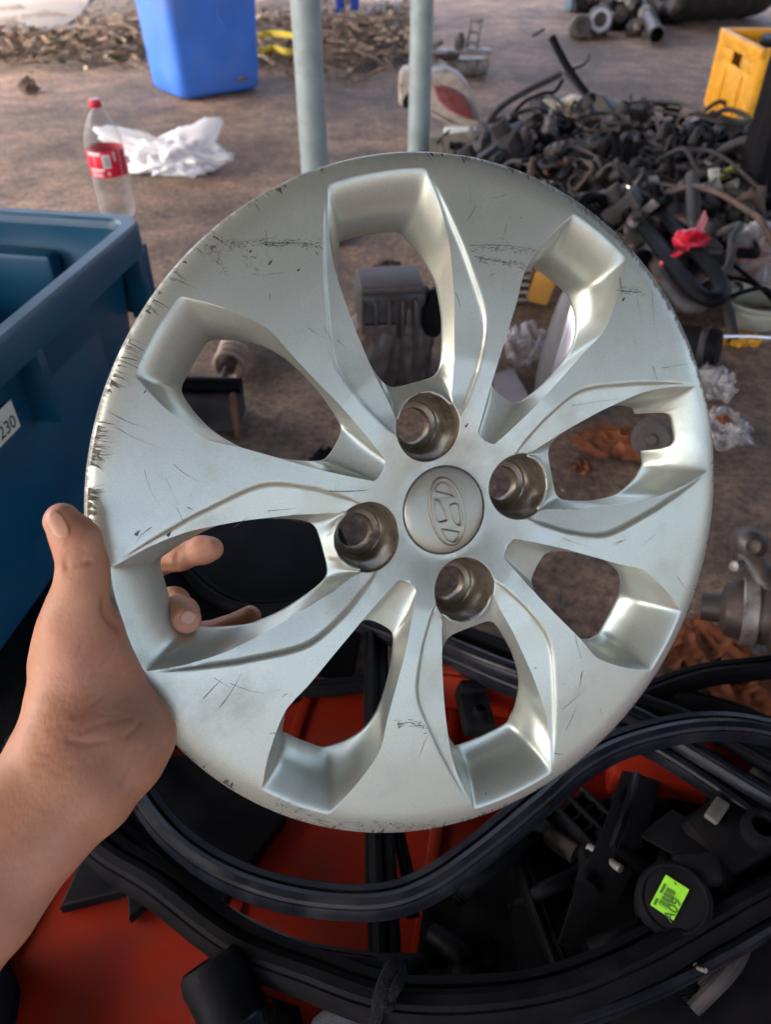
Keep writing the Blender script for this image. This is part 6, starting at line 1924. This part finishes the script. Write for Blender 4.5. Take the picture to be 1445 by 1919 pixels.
def tray_parts():
    # black sheet put in for shade, and trim panels, under the strips
    single(flat_slab([(-260, 1180), (100, 1010), (420, 950), (640, 990), (690, 1120), (660, 1270), (520, 1330), (330, 1400), (120, 1500), (-260, 1640)], .010, .008, .002), 'shade_sheet', BLACK_RUBBER, 'black sheet put in for the shade between the blue tote and the red tray', 'shade sheet')
    single(flat_slab([(110, 1700), (170, 1560), (260, 1420), (520, 1395), (535, 1530), (418, 1690), (300, 1668), (240, 1720), (236, 1668)], .022, .012, .003), 'trim_panel', BLACK_PLASTIC, 'black plastic trim panel on the left of the red tray', 'trim panel')
    single(flat_slab([(800, 1640), (900, 1560), (1000, 1530), (1090, 1545), (1180, 1480), (1260, 1470), (1460, 1560), (1560, 2050), (900, 2050), (780, 1800)], .030, .02, .006), 'door_trim', BLACK_PLASTIC, 'black plastic door trim filling the right of the red tray', 'trim panel')
    # ribbed bracket
    b = on(1110, 1555, .045)
    root = thing('ribbed_bracket', (b.x, b.y, .03), 'black ribbed plastic bracket with a bright screw in front of the red corner', 'bracket')
    a2 = (on(1150, 1600, .045) - on(1075, 1525, .045)).normalized(); s2 = Vector((-a2.y, a2.x, 0))
    Bm = basis(a2, s2, Vector((0, 0, 1)))
    for s in (-.016, .0, .016):
        q = MB(); q.box(b + s2 * s, (.06, .003, .03), Bm, .001); part(q, 'web', BLACK_PLASTIC, root)
    for k in range(5):
        q = MB(); q.box(b + a2 * (-.026 + .013 * k), (.003, .036, .026), Bm, .001); part(q, 'rib', BLACK_PLASTIC, root)
    q = MB(); c = on(1140, 1612, .06); q.lathe([(0, .014), (.0035, .014), (.0035, -.012), (.006, -.012), (.006, -.02)], c, frame_from((.5, -.7, .4)), 12); part(q, 'screw', GREY_METAL, root)
    # seat belt reel with label
    z = .095
    c = on(1264, 1684, z); SC_ = .68
    root = thing('belt_reel', (c.x, c.y, .03), 'black seat belt reel with a bright green printed label', 'seat belt reel')
    M = frame_from((-.25, -.25, .93), Vector((1, 0, 0)))
    c0 = c - M.col[2] * .002
    q = MB(); q.lathe([(r * SC_, z_) for r, z_ in [(.040, -.055), (.043, -.05), (.043, -.030), (.040, -.028), (.040, -.022), (.042, -.02), (.042, -.006), (.038, -.001), (.030, 0), (0, 0)]], c0, M, 48); part(q, 'drum', BLACK_PLASTIC, root, True, 40)
    q = MB(); q.lathe([(r * SC_, z_) for r, z_ in [(.033, -.002), (.034, .0012), (.0365, .0012), (.0375, -.003)]], c0, M, 48, False); part(q, 'drum_lip', BLACK_PLASTIC, root)
    q = MB(); q.box(c0 + M @ Vector((.022, .022, -.03)), (.036, .024, .05), M, .005); part(q, 'frame_plate', BLACK_PLASTIC, root)
    # label oriented from its corners in the photograph
    def onp(px, py):
        ray = at(px, py, 1.0) - Vector((0, 0, CAM_H)); n_ = M.col[2]; p0 = c0 + n_ * .0016
        return Vector((0, 0, CAM_H)) + ray * ((p0 - Vector((0, 0, CAM_H))).dot(n_) / ray.dot(n_))
    K = lambda x, y: onp(1190 + x * .0969, 1610 + y * .0969)
    cor = [K(300, 880), K(755, 1185), K(1060, 590), K(605, 300)]
    q = MB(); q.add(*slab_bm(cor, M.col[2] * -.0008, 0)); lo = part(q, 'printed_label', LABEL_GREEN, root, False)
    n_ = M.col[2].normalized()
    xa = (cor[2] - cor[1]); xa.normalize(); ya = n_.cross(xa); 
    def bar(x0, y0, x1, y1, x2, y2, x3, y3, nm):
        q = MB(); P = [K(x0, y0) + n_ * .0004, K(x1, y1) + n_ * .0004, K(x2, y2) + n_ * .0004, K(x3, y3) + n_ * .0004]
        q.add(P, [(0, 1, 2, 3)]); part(q, nm, PRINT_G, lo, False)
    PRINT_G = mat('label_print', (.05, .13, .02), .6, 0, .1)
    for i in range(13):      # bar code: lines across the short side
        f = i / 13; g = f + (.05 if i % 3 else .028)
        A0 = Vector((455, 860)); A1 = Vector((640, 530)); B0 = Vector((635, 980)); B1 = Vector((810, 620))
        p, q_ = A0.lerp(A1, f), A0.lerp(A1, g); r, s = B0.lerp(B1, g), B0.lerp(B1, f)
        bar(p.x, p.y, s.x, s.y, r.x, r.y, q_.x, q_.y, 'bar_code_line')
    for a, b_ in (((360, 870), (420, 750)), ((480, 640), (570, 470))):
        bar(a[0], a[1], a[0] + 50, a[1] + 25, b_[0] + 50, b_[1] + 25, b_[0], b_[1], 'printed_line')
    bar(750, 430, 790, 455, 815, 500, 790, 510, 'printed_mark')
    ct = K(738, 985) + n_ * .0006 - root.location
    T = Matrix(((xa.x, ya.x, n_.x, ct.x), (xa.y, ya.y, n_.y, ct.y), (xa.z, ya.z, n_.z, ct.z), (0, 0, 0, 1)))
    text_mesh('A09', .0105, 'label_number', PRINT_G, lo, T)
    # clear clip below the label
    single(MB().box(on(1267, 1728, .085), (.005, .004, .003), rotz(.5), .001), 'paper_scrap', WHITE_P, 'tiny white paper scrap at the lower corner of the green label', 'scrap')
    # latch housing at the right, with dark details
    b = on(1390, 1545, .085)
    root = thing('door_latch', (b.x, b.y, .03), 'black plastic door latch housing at the right beneath the strips', 'car part')
    q = MB(); q.box(b + Vector((0, 0, -.02)), (.085, .06, .05), rotz(.5), .014); part(q, 'housing', BLACK_PLASTIC, root)
    q = MB(); q.lathe([(.016, 0), (.016, .012), (.010, .014), (.010, .006), (0, .006)], b + Vector((.01, -.01, .004)), None, 20); part(q, 'socket', BLACK_PLASTIC, root)
    q = MB(); q.box(b + Vector((-.02, .008, .008)), (.024, .012, .006), rotz(.8), .002); part(q, 'lever', GREY_METAL, root)
    for i, (x, y, m_, lab) in enumerate(((1398, 1600, GREY_METAL, 'small bright bolt beside the black door latch'), (1355, 1675, GREY_METAL, 'small bright bolt under the folded seat belt'), (1312, 1815, GREY_METAL, 'small bright screw low among the black parts'))):
        c = on(x, y, .07)
        q = MB(); q.lathe([(0, .006), (.0018, .006), (.0018, -.003), (.0032, -.003), (.0032, -.007), (0, -.007)], c, frame_from((.4, -.5, .7)), 10); single(q, 'bolt', m_, lab, 'bolt')
    # red brown block by the latch
    single(MB().box(on(1405, 1598, .066), (.022, .014, .012), rotz(.4), .003), 'brown_clip', mat('brown_clip', (.10, .05, .04), .5), 'brown plastic clip next to the black door latch', 'clip')
    # rubber sleeve, lower left
    a = on(388, 1800, .075); e = on(455, 1945, .05)
    root = thing('rubber_sleeve', (a.x, a.y, .01), 'thick black rubber sleeve end standing on the red tray', 'rubber sleeve')
    ax_ = e - a; M = frame_from(ax_); L = ax_.length
    q = MB(); q.lathe([(0, .006), (.014, .006), (.020, .0), (.0235, .004), (.025, .012), (.024, .03), (.026, .034), (.026, L), (0, L)], a, M, 36); part(q, 'sleeve', BLACK_RUBBER, root)
    q = MB(); q.lathe([(.0262, .045), (.028, .047), (.028, .055), (.0262, .057)], a, M, 36, False); part(q, 'collar', STRIP_GLOSS, root)
    # dark box between the sleeve and the grey cloth
    single(flat_slab([(400, 1800), (470, 1850), (560, 1880), (600, 2050), (430, 2050)], .035, .025, .008), 'dark_tray_part', BLACK_PLASTIC, 'black plastic part under the rubber sleeve', 'car part')
    # grey cloth and black knotted cloth
    single(flat_slab([(548, 1990), (585, 1898), (632, 1862), (668, 1852), (702, 1866), (706, 1990)], .062, .03, .012), 'grey_cloth', GREY_CLOTH, 'grey felt cloth bundled at the near edge of the tray', 'cloth', sharp=None)
    root = thing('black_cloth', on(735, 1850, .05), 'black knotted cloth strap tied over the broad door strip', 'cloth')
    q = MB(); q.sweep(spline([on(700, 1990, .06), on(706, 1905, .085), on(712, 1862, .098), on(728, 1822, .100), on(742, 1806, .098), on(752, 1822, .096), on(742, 1850, .098), on(718, 1878, .092), on(702, 1915, .08)], 50), [(-.0045, 0), (-.004, .002), (0, .003), (.004, .002), (.0045, 0), (0, -.002)]); part(q, 'strap', BLACK_CLOTH, root)
    part(crumple_mb(on(722, 1870, .09), (.008, .009, .007), 83, .3, 2, 3, flat=False), 'knot', BLACK_CLOTH, root, True, None)
    # loose black parts filling the dark right side
    R_ = random.Random(33)
    for k, (x, y, s, lab) in enumerate(((890, 1330, .9, 'small black plug seen through the lower right opening'),)):
        c = on(x, y, .05)
        M = Matrix.Rotation(R_.uniform(0, 3), 3, 'Z') @ Matrix.Rotation(R_.uniform(-.4, .4), 3, 'X')
        mb = MB(); mb.box(c, (.06 * s, .035 * s, .022 * s), M, .005); mb.box(c + M @ Vector((.02 * s, 0, .014 * s)), (.014 * s, .03 * s, .012 * s), M, .002); mb.lathe([(.008 * s, 0), (.008 * s, .014 * s), (.005 * s, .014 * s), (.005 * s, .006 * s)], c + M @ Vector((-.014 * s, 0, .010 * s)), M, 14)
        single(mb, 'clip_block', BLACK_PLASTIC, lab, 'car part')
    # shoe toe at the lower left corner
    V = []; F = []
    c = on(-38, 1905, .0); nu, nv = 28, 14
    mb = MB()
    prof = [(.0, .05), (.2, .052), (.4, .05), (.6, .045), (.8, .036), (.92, .024), (1, .004)]
    root = thing('shoe', c, 'black shoe toe at the left edge of the red tray', 'shoe')
    ax_ = Vector((.25, .95, 0)).normalized(); sd_ = Vector((ax_.y, -ax_.x, 0))
    def shoe(z0, z1, grow, m, nm):
        rows = []
        for j in range(nv + 1):
            t = j / nv
            w = (.042 + grow) * math.sqrt(max(0, 1 - max(0, (t - .45) / .55) ** 2.5)) if t > .45 else .042 + grow
            hgt = z0 + (z1 - z0) * (1 - .55 * max(0, t - .3) ** 1.2) if z1 > .03 else z1
            row = []
            for i in range(nu):
                a = math.pi * i / (nu - 1)
                row.append(c + ax_ * (-.20 + .24 * t) + sd_ * (w * math.cos(a)) + Vector((0, 0, z0 + (hgt - z0) * math.sin(a) ** .6)))
            rows.append(row)
        q = MB(); q.add([p for r in rows for p in r], [(j * nu + i, j * nu + i + 1, (j + 1) * nu + i + 1, (j + 1) * nu + i) for j in range(nv) for i in range(nu - 1)])
        part(q, nm, m, root, True, 50)
    shoe(.018, .085, 0, BLACK_CLOTH, 'upper'); shoe(.0, .020, .004, BLACK_RUBBER, 'sole')
tray_parts()
